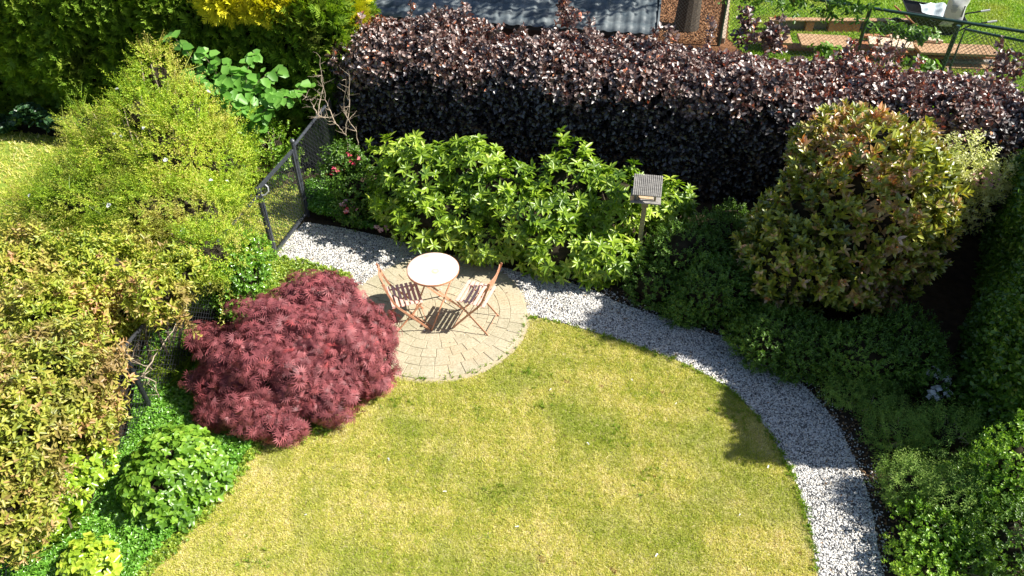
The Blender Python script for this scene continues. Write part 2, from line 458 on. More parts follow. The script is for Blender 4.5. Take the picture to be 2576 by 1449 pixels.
def patiomat():
    m, n, new, ln = nmat('paving_stone')
    p = new('ShaderNodeBsdfPrincipled'); p.inputs['Roughness'].default_value = .85; p.inputs['Specular IOR Level'].default_value = .25
    g = new('ShaderNodeNewGeometry'); tc = new('ShaderNodeTexCoord')
    nz = new('ShaderNodeTexNoise'); nz.inputs['Scale'].default_value = 45; nz.inputs['Detail'].default_value = 6; ln(tc.outputs['Object'], nz.inputs[0])
    n3 = new('ShaderNodeTexNoise'); n3.inputs['Scale'].default_value = 2.2; n3.inputs['Detail'].default_value = 3; ln(tc.outputs['Object'], n3.inputs[0])
    r = ramp(new, [(.33, .29, .20), (.44, .39, .275), (.50, .45, .33)], [.3, .52, .75]); ln(nz.outputs['Fac'], r.inputs[0])
    r2 = ramp(new, [(.82, .84, .8), (1, 1, 1), (1.0, .93, .86)], [.3, .5, .72]); ln(n3.outputs['Fac'], r2.inputs[0])
    r3 = ramp(new, [(.92, .92, .92), (1.02, 1.01, 1.0)]); ln(g.outputs['Random Per Island'], r3.inputs[0])
    a = new('ShaderNodeMix'); a.data_type = 'RGBA'; a.blend_type = 'MULTIPLY'; a.inputs[0].default_value = 1; ln(r.outputs[0], a.inputs[6]); ln(r2.outputs[0], a.inputs[7])
    b = new('ShaderNodeMix'); b.data_type = 'RGBA'; b.blend_type = 'MULTIPLY'; b.inputs[0].default_value = 1; ln(a.outputs[2], b.inputs[6]); ln(r3.outputs[0], b.inputs[7])
    ln(b.outputs[2], p.inputs['Base Color'])
    bm = new('ShaderNodeBump'); bm.inputs['Strength'].default_value = .5; bm.inputs['Distance'].default_value = .004; ln(nz.outputs['Fac'], bm.inputs['Height']); ln(bm.outputs[0], p.inputs['Normal'])
    o = new('ShaderNodeOutputMaterial'); ln(p.outputs[0], o.inputs[0]); return m
M['paver'] = patiomat()
base_disc = MB().lathe([(PR+.07, 0.001), (PR+.065, .009), (PR+.005, .017), (PR-.01, .0195), (.01, .02)], (PC[0], PC[1], 0), 72)
tag(base_disc.build('patio_base', solid('joint_sand', (.30, .25, .16), (.46, .39, .27), 60, .95, .1)), kind='structure')
tag(PAV.build('patio', M['paver']), kind='structure')

# grass
def grass(name, poly, n, mat, L=.035, wd=.0028, label='', tall=1.0, keep=None, lean=1.4, z=.006):
    q = polypts(poly, n)
    if keep is not None: q = q[keep(q)]
    n = len(q); var = []
    for i in range(10):
        ps = []
        for k in range(3):
            l = L*random.uniform(.6, 1.3); a = random.uniform(.2, lean); b = random.uniform(-.3, .9)
            w2 = wd*random.uniform(.7, 1.3)
            v = np.array([[0, -w2, 0], [0, w2, 0], [math.sin(a)*l*.55, w2*.8, math.cos(a)*l*.55], [math.sin(a)*l*.55, -w2*.8, math.cos(a)*l*.55],
                          [math.sin(a)*l*.55+math.sin(a+b)*l*.45, w2*.15, math.cos(a)*l*.55+math.cos(a+b)*l*.4], [math.sin(a)*l*.55+math.sin(a+b)*l*.45, -w2*.15, math.cos(a)*l*.55+math.cos(a+b)*l*.4]])
            v = v@rot('Z', random.uniform(0, 6.28)).T+np.array([random.uniform(-.012, .012), random.uniform(-.012, .012), 0])
            ps.append((v, np.array([[0, 1, 2, 3], [3, 2, 4, 5]])))
        var.append(join(ps))
    P = np.column_stack([q, np.full(n, z)]); A = np.array([0, 0, 1.])+rng.normal(size=(n, 3))*.2
    V, F, T = place(var, P, A, tall, .35)
    pf = V[F[:, 0]]*np.array([1, 1, 0]); T = np.clip(T*.8+.1+.11*vnoise(pf, 3.1, 51)+.11*vnoise(pf, 11, 52)+.12*vnoise(pf, 33, 53), 0, .96); br = (vnoise(pf, 19, 61)+.6*vnoise(pf, 55, 62) > 1.5) & (rng.random(len(T)) < .6); T[br] = 1
    V[:, 2] = np.maximum(V[:, 2], z+.001)
    o = mk(name, V, F, mat, None, T); return tag(o, label, 'grass', kind='stuff')
M['grass'] = leafmat('dry_grass', [(.20, .33, .03), (.40, .46, .05), (.58, .56, .10), (.76, .69, .27), (.90, .80, .5), (.40, .25, .11)], [0, .2, .46, .7, .92, 1], .6, .25, .3, ((.34, .42, .05), 1.1, .47, .72), (1.25, 1.2, .8))
M['grassgreen'] = leafmat('green_grass', [(.12, .26, .02), (.22, .38, .03), (.34, .48, .05), (.46, .52, .1)], None, .5, .3, .3, ((.4, .42, .08), .9, .5, .75), (1.3, 1.4, .7))
view_lawn = [p for p in lawn]
def inview(q): return (q[:, 1] > 3.25)
grass('grass', lawn, 250000, M['grass'], .026, .0022, 'short drought-yellowed grass of the main lawn', keep=lambda q: inview(q) & (((q-PC)**2).sum(1) > (PR+.045+.03*vnoise(np.column_stack([q, q[:, 0]*0]), 9, 3))**2))
grass('neighbour_grass', lawnL, 36000, M['grass'], .06, .005, 'uneven yellow-green grass behind the black fence at left')
vis = [tuple(at(1832, 100)[:2]), tuple(at(1836, 20)[:2]), tuple(at(1845, -60)[:2]), tuple(at(2700, -60)[:2]), tuple(at(2700, 120)[:2]), (8, 10.6), (5.4, 11.3)]
grass('back_grass', vis, 90000, M['grassgreen'], .06, .007, 'bright green mown grass beyond the purple hedge at upper right')
# longer tufts at edges and in patches
def edgeline(pts, n, spread):
    pts = np.array(pts); out = []
    for i in range(n):
        k = rng.integers(0, len(pts)-1); t = rng.random(); out.append(pts[k]*(1-t)+pts[k+1]*t+rng.normal(size=2)*spread)
    return np.array(out)
def tufts(name, Q, L, wd, mat, label, lean=.6):
    var = []
    for i in range(6):
        ps = []
        for k in range(9):
            v, f = blade(L*random.uniform(.5, 1.2), wd, .1, random.uniform(.1, .5)); v = v@rot('Y', -random.uniform(1.5-lean, 1.5)).T@rot('Z', random.uniform(0, 6.28)).T
            ps.append((v, f))
        var.append(join(ps))
    P = np.column_stack([Q, np.full(len(Q), .006)]); V, F, T = place(var, P, np.array([0, 0, 1.])+rng.normal(size=(len(Q), 3))*.12, 1, .6)
    V[:, 2] = np.maximum(V[:, 2], .007)
    return tag(mk(name, V, F, mat, None, T), label, 'grass', kind='stuff')
E1 = edgeline(W([(1318, 795), (1400, 813), (1500, 841), (1600, 873), (1700, 909), (1780, 949), (1830, 979), (1880, 1023), (1930, 1085), (1965, 1143), (1995, 1203), (2020, 1272), (2040, 1352), (2055, 1449)]), 230, .02)
E2 = edgeline([PC+PR*np.array([math.cos(a), math.sin(a)]) for a in np.linspace(-2.0, -.1, 14)], 45, .02)
clump = np.concatenate([rng.normal(size=(14, 2))*.10+at(x, y)[:2] for x, y in ((1370, 1010), (1640, 1210), (1550, 1110), (1000, 1000), (1250, 1250), (1840, 1030), (1860, 1050), (1480, 870), (930, 975), (650, 1400), (1325, 940))])
tufts('lawn_tufts', np.concatenate([E1, E2, clump]), .05, .005, M['grassgreen'], 'greener tufts of grass along the lawn edge and in small patches')

# stray gravel
var = [(np.array([[.011, 0, 0], [0, .009, 0], [-.011, 0, 0], [0, -.009, 0], [.005, .005, .007], [-.005, .005, .007], [-.005, -.005, .007], [.005, -.005, .007]]), np.array([[4, 5, 6, 7], [0, 1, 5, 4], [1, 2, 6, 5], [2, 3, 7, 6], [3, 0, 4, 7]]), np.zeros(5, int))]
stray = np.concatenate([edge, PC+rng.normal(size=(26, 2))*.6])
P = np.column_stack([stray, np.where(((stray-PC)**2).sum(1) < PR**2, .027, .002)]); V, F, T = place(var, P, np.tile([0, 0, 1.], (len(P), 1)), 1, 1, 0, 1, .5, 1.1)
tag(mk('stray_gravel', V, F, tintmat('stray_stone', gcols[0], gcols[1]), None, T), 'loose pale stones scattered on the soil beside the path', 'gravel', kind='stuff')

# ------------------------------------------------------------------ hedges
def hedge(name, label, line, thick, height, variants, mat, n, size=1., seed=0, lump=.08, freq=3., up=.3, cat='hedge', round_=.25, topvar=None, droop=0, depth=.16, jitter=.45, shoots=0, fol='foliage', tmix=.5, back=.25, tintfn=None, batter=0, bias=(0, 0, 0), spots=None):
    """a clipped hedge: line = front base line (left to right seen from the camera)"""
    L = np.array(line, float); seg = np.diff(L, axis=0); sl_ = np.linalg.norm(seg, axis=1); cum = np.concatenate([[0], np.cumsum(sl_)]); tot = cum[-1]
    def pos(u):
        k = np.clip(np.searchsorted(cum, u, side='right')-1, 0, len(seg)-1); t = (u-cum[k])/sl_[k]
        d = seg[k]/sl_[k][:, None]; nrm = np.stack([d[:, 1], -d[:, 0]], 1)
        return L[k]+seg[k]*t[:, None], nrm, d
    r = round_; per_f = height-r; per_t = thick-2*r; arc = r*math.pi/2; ends = thick
    lens = np.array([per_f, arc, per_t, arc, (height-r)*back]); pr = lens/lens.sum()
    def sample(n):
        u = rng.uniform(0, tot, n); w_ = rng.choice(5, n, p=pr); s = rng.random(n)
        P0, nrm, d = pos(u); off = np.zeros(n); z = np.zeros(n); nz = np.zeros(n); nf = np.zeros(n)
        m = w_ == 0; off[m] = 0; z[m] = s[m]*per_f; nf[m] = 1
        m = w_ == 1; a = s[m]*math.pi/2; off[m] = -(r-r*np.cos(a)); z[m] = height-r+r*np.sin(a); nf[m] = np.cos(a); nz[m] = np.sin(a)
        m = w_ == 2; off[m] = -(r+s[m]*per_t); z[m] = height; nz[m] = 1
        m = w_ == 3; a = s[m]*math.pi/2; off[m] = -(thick-r+r*np.sin(a)); z[m] = height-r+r*np.cos(a); nf[m] = -np.sin(a); nz[m] = np.cos(a)
        m = w_ == 4; off[m] = -thick; z[m] = s[m]*(height-r); nf[m] = -1
        off = off-batter*np.clip(1-z/(height-r), 0, 1)*(off > -.6*thick)
        N = np.column_stack([nrm*nf[:, None], nz]); P = np.column_stack([P0+nrm*off[:, None], z])
        if topvar is not None:
            P[:, 2] += topvar(u/tot)*(P[:, 2]/height)
        return P, N, u
    P, N, u = sample(n)
    P = P+N*(lump*vnoise(P, freq, seed)+lump*.5*vnoise(P, freq*3.3, seed+1)-depth*rng.random(n)**1.5)[:, None]
    P[:, 2] = np.maximum(P[:, 2], .03)
    for e, sgn in ((0, -1), (tot, 1)):
        k = int(n*thick/tot*.45); p0, nr, d = pos(np.full(k, min(max(e, 1e-4), tot-1e-4)))
        q = np.column_stack([p0-nr*(rng.random(k)*thick)[:, None], rng.random(k)*height]); nn = np.column_stack([d*sgn, np.zeros(k)])
        q = q-nn*(rng.random(k)*depth)[:, None]; P = np.concatenate([P, q]); N = np.concatenate([N, nn])
    A = N+np.array([0, 0, up])+np.array(bias)+rng.normal(size=P.shape)*jitter
    V, F, T = place(variants, P, A, size, tmix)
    c = L.mean(0); t = thing(name, label, cat, (c[0], c[1], 0))
    if shoots:
        m = np.where(N[:, 2] > .7)[0]; m = rng.choice(m, shoots); Ps = []; As = []
        for i in m:
            l = rng.uniform(.06, .2) if rng.random() < .8 else rng.uniform(.2, .48); d = np.array([rng.normal()*.25, rng.normal()*.25, 1])
            for k in range(int(l/.035)): Ps.append(P[i]+d*k*.035); As.append(d+rng.normal(size=3)*.6)
        V2, F2, T2 = place(variants, np.array(Ps), np.array(As), size*.9, tmix); F = np.concatenate([F, F2+len(V)]); V = np.concatenate([V, V2]); T = np.concatenate([T, T2])
    if spots:
        Ps = []; As = []
        for sp_ in spots:
            for q_ in range(6):
                l = rng.uniform(.2, .55); d = np.array([rng.normal()*.35, rng.normal()*.3, 1]); b_ = np.array(sp_)+np.array([rng.normal()*.16, rng.normal()*.12, 0])
                for k in range(int(l/.04)): Ps.append(b_+d*k*.04); As.append(d*.6+rng.normal(size=3)*.7)
        V2, F2, T2 = place(variants, np.array(Ps), np.array(As), size*1.1, tmix); F = np.concatenate([F, F2+len(V)]); V = np.concatenate([V, V2]); T = np.concatenate([T, T2*.62])
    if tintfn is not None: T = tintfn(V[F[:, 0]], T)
    V[:, 2] = np.maximum(V[:, 2], .01)
    mk(fol, V, F, mat, t, T)
    # dark core standing for inner shade: a slightly smaller prism following the line
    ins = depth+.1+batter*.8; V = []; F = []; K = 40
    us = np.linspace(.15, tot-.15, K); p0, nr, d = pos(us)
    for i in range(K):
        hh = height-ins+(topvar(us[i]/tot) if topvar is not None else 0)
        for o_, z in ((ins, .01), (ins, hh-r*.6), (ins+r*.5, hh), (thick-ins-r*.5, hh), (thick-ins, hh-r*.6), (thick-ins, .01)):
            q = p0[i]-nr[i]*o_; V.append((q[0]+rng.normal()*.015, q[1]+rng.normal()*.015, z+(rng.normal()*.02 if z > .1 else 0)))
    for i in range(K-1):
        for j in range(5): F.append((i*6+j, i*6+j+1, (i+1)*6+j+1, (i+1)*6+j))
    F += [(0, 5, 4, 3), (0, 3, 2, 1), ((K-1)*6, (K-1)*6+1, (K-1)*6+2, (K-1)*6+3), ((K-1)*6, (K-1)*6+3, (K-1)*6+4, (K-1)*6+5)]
    mk('inner_shade_core', V, F, M['core'], t)
    return t

# copper beech hedge
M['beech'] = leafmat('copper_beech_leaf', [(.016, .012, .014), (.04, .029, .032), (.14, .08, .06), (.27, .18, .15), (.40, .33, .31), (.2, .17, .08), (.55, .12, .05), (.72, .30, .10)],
                     [0, .42, .52, .72, .84, .88, .93, 1], .5, 1.0, .08, None, (2.2, .8, .6), 1.55)  # pale stops carry the sunlit gloss of the top leaves
beechv = [c_sprig(5, .11, .084, .056, 1.3, .2, .1) for _ in range(8)]
def beech_tint_and_sheen(Pf, T):
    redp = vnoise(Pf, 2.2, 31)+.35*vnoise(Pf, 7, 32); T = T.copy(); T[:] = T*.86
    top = (Pf[:, 2] > 1.5+.25*vnoise(Pf, 6, 44)) & (rng.random(len(T)) < .8); T[~top] *= .5; T[top] = .43+.5*T[top]  # upper leaves made paler: whitish sunlit gloss put into their tint
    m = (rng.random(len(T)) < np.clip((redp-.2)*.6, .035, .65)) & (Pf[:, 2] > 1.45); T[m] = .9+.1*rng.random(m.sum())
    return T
beech_line = [(-2.55, 10.28), (-.6, 9.93), (1.16, 9.58), (4.2, 8.92), (6.9, 8.1)]
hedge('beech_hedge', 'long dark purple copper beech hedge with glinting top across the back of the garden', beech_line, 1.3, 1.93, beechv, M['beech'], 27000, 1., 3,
      lump=.09, round_=.38, shoots=260, jitter=.5, depth=.14, back=.5, tintfn=beech_tint_and_sheen, batter=.22, spots=[at(1890, 110, 1.75), at(1950, 125, 1.7), at(1420, 60, 1.85), at(2150, 175, 1.55), at(2540, 205, 1.6)], topvar=lambda u: .05*np.sin(u*17)+.04*np.sin(u*43+1)-.2*u)

# conifer hedge
M['conifer'] = leafmat('conifer_spray', [(.09, .18, .02), (.17, .29, .028), (.26, .38, .04), (.36, .43, .06)], None, .55, .3, .3, ((.17, .16, .04), 1.2, .6, .8), (1.3, 1.4, .5))
M['golden'] = leafmat('golden_conifer_spray', [(.45, .48, .02), (.68, .64, .03), (.8, .72, .05)], None, .55, .3, .25, None, (1.2, 1.2, .5))
fans = [c_fan(.19, 5, .011) for _ in range(6)]
con_line = [(-12.5, 12.9), (-7.8, 11.6), (-4.9, 10.95), (-2.45, 10.4)]
hedge('conifer_hedge', 'tall dark green conifer hedge at upper left with feathery sprays', con_line, 1.2, 2.5, fans, M['conifer'], 24000, 1.25, 12, lump=.13, freq=4, round_=.3, jitter=.4, up=.15, depth=.22, back=.15, bias=(.55, -.2, 0),
      topvar=lambda u: .35*np.clip(.75-u, -.3, 1))
gb = [B(840, 15, 2.3, .34, .3, .25), B(760, 8, 2.35, .42, .3, .24), B(660, 0, 2.4, .42, .3, .22), B(570, -5, 2.45, .35, .3, .2)]
shrub('golden_conifer', 'bright golden-yellow conifer tips where the tall green hedge meets the purple one', 'conifer', gb, fans, M['golden'], 2600, depth=.5, up=.6, size=1.1, core=.45, nstem=4, base=(-3.2, 11.3, 0))

# right hedge
M['privet'] = leafmat('green_hedge_leaf', [(.05, .11, .015), (.08, .17, .02), (.12, .23, .03), (.18, .32, .04)], None, .35, .6, .22)
pv = [c_sprig(5, .10, .055, .036, 1.2, .2, .1) for _ in range(8)]
right_line = [(6.95, 8.9), (6.1, 7.55), (5.2, 6.0), (4.72, 5.05), (4.75, 4.5)]
# the line runs from far to near so that its front faces the garden
tr = hedge('leafy_hedge', 'tall dark leafy green hedge along the right edge of the garden', right_line, 1.25, 2.58, pv, M['privet'], 26000, 1.25, 5, lump=.12, round_=.3, jitter=.55, depth=.18, back=1., topvar=lambda u: -.75*np.clip((.62-u)/.12, 0, 1)+.08*np.sin(u*25))

st = thing('tall_tree', 'slender leafy tree standing behind the right hedge', 'tree', (7.2, 5.9, 0))
stb = [(7.0, 6.15, 5.6, .4, .26, .4), (7.0, 5.95, 5.0, .4, .28, .45), (7.0, 5.8, 4.3, .4, .28, .5), (6.9, 5.75, 3.5, .4, .3, .5)]
P, N_ = blobpts(stb, 2600, .8, .2, 5, 77); V, F, T = place(pv, P, N_*.6+rng.normal(size=P.shape)*.5, 1.4); mk('crown', V, F, M['privet'], st, T)
MB().tube([(7.2, 5.9, 0), (7.15, 6.4, 1.8), (7.1, 6.45, 3.4), (7.05, 6.4, 4.6)], [.1, .085, .06, .02], 10).build('trunk', M['bark'], st)
stems(stb, (7.15, 5.9), 8, M['bark'], st, .03, 'branches', .8, .02)
# ------------------------------------------------------------------ shrubs
# rhododendron
M['rhodo'] = leafmat('rhododendron_leaf', [(.08, .16, .015), (.17, .28, .02), (.30, .42, .03), (.50, .58, .09)], [0, .35, .75, 1], .38, .6, .25, None, (1.4, 1.7, .4))
rv = [c_rosette(8, .125, .038, -.05, .65, .12, .2) for _ in range(8)]
rh1 = [B(1060, 450, .8, .72, .55, .6), B(1180, 430, .95, .55, .45, .45), B(985, 500, .5, .33, .35, .4), B(1130, 540, .5, .75, .5, .45)]
rh2 = [B(1260, 500, .75, .45, .4, .5), B(1240, 600, .35, .45, .35, .35), B(1330, 560, .6, .65, .5, .5), B(1430, 480, .85, .55, .45, .5), B(1400, 620, .4, .6, .4, .4)]
rh3 = [B(1540, 508, .75, .5, .4, .5), B(1670, 530, .6, .38, .3, .42), B(1525, 650, .35, .38, .3, .35)]
for bl, nn, lb in ((rh1, 880, 'glossy rhododendron behind the patio table, leftmost of the three beside the weigela'), (rh2, 900, 'middle rhododendron of the three between table and purple hedge'), (rh3, 620, 'rhododendron around the bird feeder post')):
    shrub('rhododendron', lb, 'shrub', bl, rv, M['rhodo'], nn, depth=.5, gap=(8, -.65), tn=.25, lump=.26, freq=7, shoots=26, shootlen=.22, up=.9, seed=nn, core=.6, nstem=12, group='rhododendrons in front of the purple hedge')

# photinia
M['photinia'] = leafmat('photinia_leaf', [(.08, .11, .018), (.19, .25, .025), (.42, .46, .045), (.44, .28, .12), (.66, .48, .34), (.66, .26, .09)], [0, .25, .55, .72, .92, 1], .4, .7, .2, ((.24, .17, .06), 1.3, .6, .8), (1.5, 1.3, .5), 1.4)
phv = [c_sprig(8, .10, .108, .042, 1.25, .15, .08, 0, .35) for _ in range(8)]
ph = [B(2140, 560, 1.2, 1.0, .9, 1.05), B(2150, 410, 1.72, .82, .75, .5), B(1990, 660, .8, .55, .6, .7), B(2215, 560, 1.2, .6, .65, .85)]
shrub('photinia_shrub', 'large rounded bronze-green shrub with copper tips under the right of the purple hedge', 'shrub', ph, phv, M['photinia'], 3000, depth=.42, lump=.24, freq=6, tn=.22, gap=(8, -.8), shoots=60, shootlen=.12, up=.9, seed=3, core=.68, nstem=14)

# low dark evergreen shrubs
M['azalea'] = leafmat('azalea_leaf', [(.05, .11, .013), (.08, .17, .02), (.13, .24, .03), (.18, .3, .04)], None, .4, .5, .25)
azv = [c_sprig(9, .07, .032, .013, 1.2, .1, .1) for _ in range(8)]
az = [([B(1720, 640, .45, .5, .42, .42), B(1800, 600, .4, .4, .35, .35), B(1835, 560, .3, .25, .25, .25), B(1650, 720, .2, .35, .3, .3)], 'dark evergreen azalea mound just right of the bird feeder', 2300),
      ([B(1800, 740, .35, .55, .4, .42), B(1740, 780, .15, .3, .25, .25)], 'dark azalea mound bulging over the gravel bend', 1900),
      ([B(1950, 860, .25, .5, .38, .36), B(2050, 890, .25, .4, .36, .36)], 'low dark azalea mound at the foot of the bronze shrub', 1800),
      ([B(2170, 900, .35, .5, .42, .42), B(2270, 880, .4, .4, .4, .4), B(2180, 960, .1, .4, .3, .25)], 'broad dark azalea mound beside the white flowers', 2400)]
for bl, lb, nn in az:
    shrub('azalea', lb, 'shrub', bl, azv, M['azalea'], nn, depth=.35, lump=.24, freq=10, shoots=60, shootlen=.12, up=.6, seed=nn, core=.68, nstem=8, size=1.15, group='low azaleas along the gravel path')

# variegated weigela with pale leaves
M['varieg'] = leafmat('variegated_leaf', [(.22, .32, .08), (.45, .5, .18), (.7, .7, .36), (.8, .78, .5)], None, .5, .3, .3)
M['pinkf'] = leafmat('pink_petal', [(.75, .35, .42), (.85, .6, .6)], None, .6, .3, .3, None, (1, .9, .9))
wv = [c_sprig(8, .13, .055, .02, 1.1, .4, .2) for _ in range(6)]
t = shrub('variegated_shrub', 'cream-and-green variegated shrub with pale pink blossom beside the bronze shrub', 'shrub', [B(2420, 410, 1.5, .34, .3, .3), B(2500, 450, 1.35, .3, .25, .25), B(2440, 520, 1.0, .25, .25, .35)], wv, M['varieg'], 520, depth=.7, up=.6, core=0, nstem=9, base=(5.0, 7.5, 0), stemmat=M['bark'])
P, N_ = blobpts([B(2480, 450, 1.45, .2, .15, .12)], 70, .5); V, F, T = place([c_rosette(5, .022, .014, .1, .6)], P, N_+np.array([0, -.3, .6]), 1.); mk('blossom', V, F, M['pinkf'], t, T)

# white flowers
M['white'] = leafmat('white_petal', [(.75, .76, .78), (.85, .85, .84)], None, .6, .3, .25, None, (1, 1, 1))
fl = [B(2350, 935, .45, .07, .05, .05), B(2375, 955, .42, .07, .05, .05), B(2365, 990, .35, .12, .07, .08)]
t = shrub('white_azalea', 'small azalea covered in white flowers below the right hedge', 'shrub', [B(2362, 975, .3, .2, .2, .28)], azv, M['azalea'], 200, depth=.6, core=.5, nstem=5)
P, N_ = blobpts(fl, 60, .3, zmin=.1); flowers(t, P, N_+np.array([0, -.4, .8]), [c_rosette(6, .035, .026, .0, .5)], M['white'])

# lavender and rosemary
M['lav'] = leafmat('lavender_leaf', [(.08, .17, .03), (.15, .27, .045), (.25, .38, .07), (.38, .52, .11)], None, .55, .3, .25)
lv = [c_sprig(14, .16, .04, .006, .8, .2, .1) for _ in range(6)]
lav = [([B(2130, 990, .15, .22, .18, .16), B(2200, 1015, .18, .2, .18, .17)], 'low spiky lavender by the gravel under the azaleas', 520),
       ([B(2260, 1090, .2, .28, .24, .22)], 'shaded lavender between the gravel and the right hedge', 420),
       ([B(2390, 1100, .3, .32, .3, .26)], 'grey-green lavender against the foot of the right hedge', 450),
       ([B(2280, 1220, .25, .25, .22, .24)], 'lavender with sunlit tips beside the gravel path', 420),
       ([B(2400, 1260, .35, .32, .28, .28)], 'spiky lavender in half shade, largest of the right border', 560)]
for bl, lb, nn in lav:
    shrub('lavender', lb, 'shrub', bl, lv, M['lav'], nn, depth=.5, lump=.15, up=1.2, core=.45, nstem=14, seed=nn, group='lavender plants in the right border', stemmat=M['deadbark'], jitter=.3)
M['hyd'] = leafmat('hydrangea_leaf', [(.09, .20, .018), (.15, .30, .025), (.25, .42, .04), (.38, .52, .07)], None, .38, .6, .3)
M['lime'] = leafmat('lime_leaf', [(.10, .19, .02), (.20, .32, .03), (.34, .44, .05), (.5, .55, .1)], None, .38, .6, .3)
bv = [c_sprig(7, .08, .045, .024, 1.1, .2, .1) for _ in range(8)]
shrub('privet_bush', 'light green small-leaved bush catching the sun at the right edge', 'shrub', [B(2560, 1170, .75, .35, .35, .45), B(2530, 1260, .5, .35, .3, .4)], bv, M['hyd'], 900, depth=.6, lump=.3, shoots=40, up=.6, core=.4, size=.8, seed=8)
shrub('euonymus_bush', 'yellow-green bush with pale twigs at the bottom right corner', 'shrub', [B(2350, 1340, .25, .34, .3, .25), B(2440, 1400, .25, .3, .3, .28), B(2290, 1400, .12, .2, .2, .15), B(2340, 1440, .2, .3, .2, .2)], bv, M['hyd'], 950, depth=.7, lump=.3, shoots=40, shootlen=.2, up=.6, core=.35, size=.8, seed=9, stemmat=M['deadbark'], nstem=24)
shrub('dark_bush', 'dark green bush in deep shade at the right edge below the hedge', 'shrub', [B(2550, 1370, .4, .4, .35, .4), B(2500, 1260, .3, .4, .4, .35)], azv, M['azalea'], 1800, depth=.4, core=.55, size=1.1, seed=19)

# red laceleaf maple
M['maple'] = leafmat('maple_leaf', [(.10, .032, .036), (.19, .053, .06), (.31, .09, .098), (.42, .115, .12), (.55, .085, .085)], [0, .3, .65, .9, 1], .5, .35, .13, ((.34, .065, .07), 2.6, .6, .8), (1.9, .8, .7))
mpv = [c_palm(3, .086, .0092, 7) for _ in range(10)]
mp = [B(770, 850, .6, .92, .7, .62), B(690, 920, .5, .85, .62, .52), B(880, 890, .45, .5, .5, .42), B(640, 1010, .3, .55, .42, .3), B(830, 985, .3, .4, .4, .3), B(600, 880, .5, .4, .36, .3), B(810, 750, .85, .45, .35, .3), B(515, 850, .5, .2, .18, .14), B(505, 950, .38, .2, .2, .13), B(545, 1035, .25, .22, .2, .13), B(955, 850, .5, .22, .2, .16), B(940, 960, .25, .2, .2, .13), B(700, 1070, .2, .3, .2, .15)]
tm = thing('japanese_maple', 'domed red cut-leaf Japanese maple spilling over the lawn beside the patio', 'tree', (-2.25, 5.75, 0))
P, N_ = blobpts(mp, 6600, .5, .15, 10, 2, zmin=.08, power=1.1, gap=(10, -.45))
V, F, T = place(mpv, P, N_*1.0+np.array([0, 0, .35])+rng.normal(size=P.shape)*.35, 1., .55)
V[:, 2] = np.maximum(V[:, 2], .02); mk('crown', V, F, M['maple'], tm, T)
cv, cf = ellipsoids(mp, .5); cv[:, 2] = np.maximum(cv[:, 2], .12); mk('inner_shade_core', cv, cf, M['core'], tm)
mb = MB(); mb.tube([(-2.25, 5.75, 0), (-2.22, 5.78, .25), (-2.15, 5.72, .5), (-2.2, 5.8, .75)], [.06, .05, .04, .02], 8); mb.build('trunk', M['bark'], tm)
stems(mp, (-2.22, 5.76), 18, M['bark'], tm, .02, 'branches', .9, .03)

# big yellow-green shrub left
M['spirea'] = leafmat('spirea_leaf', [(.16, .28, .02), (.28, .42, .03), (.42, .54, .04), (.52, .55, .07), (.55, .46, .13)], [0, .3, .6, .82, 1], .45, .4, .35, ((.5, .44, .12), 1.6, .5, .68))
spv = [c_sprig(11, .17, .034, .013, 1.1, .5, .2, .003) for _ in range(8)]
sp1 = [B(400, 200, 2.0, .28, .28, .42), B(350, 290, 1.75, .3, .3, .35), B(470, 290, 1.7, .4, .35, .35), B(440, 400, 1.3, .75, .6, .6), B(545, 420, 1.1, .55, .5, .5), B(280, 400, 1.2, .5, .45, .4),
       B(515, 555, .9, .5, .5, .55), B(420, 540, .9, .8, .6, .6), B(530, 645, .95, .38, .35, .35), B(455, 640, .95, .4, .35, .3), B(230, 500, .75, .7, .6, .5), B(120, 520, .45, .5, .5, .4), B(560, 650, .6, .36, .33, .4), B(230, 320, 1.35, .3, .3, .2)]
tsp = t = shrub('spirea_shrub', 'huge sprawling yellow-green shrub with arching twigs and a few white flowers left of the gate', 'shrub', sp1, spv, M['spirea'], 8000, depth=.45, tn=.28, gap=(6, -.85), lump=.26, freq=5, shoots=420, shootlen=.38, up=.5, seed=4, core=.5, nstem=60, base=(-4.6, 8.2, 0), stemmat=M['deadbark'], dirbias=(-.1, -.2, .1))
P, N_ = blobpts(sp1, 34, .02, zmin=.4); flowers(tsp, P+N_*.06, N_+np.array([0, -.4, .8]), [c_rosette(5, .035, .03, .0, .4)], M['white'])
shrub('glossy_bush', 'bright glossy-leaved bush between the large yellow-green shrub and the red maple', 'shrub', [B(610, 690, .6, .3, .3, .38), B(570, 740, .4, .25, .2, .25), B(640, 640, .7, .22, .2, .25)],
      [c_sprig(6, .1, .055, .028, 1.1, .3, .2) for _ in range(6)], leafmat('glossy_leaf', [(.08, .19, .02), (.14, .3, .03), (.24, .42, .05)], None, .25, .9, .25), 800, depth=.4, core=.55, seed=6)

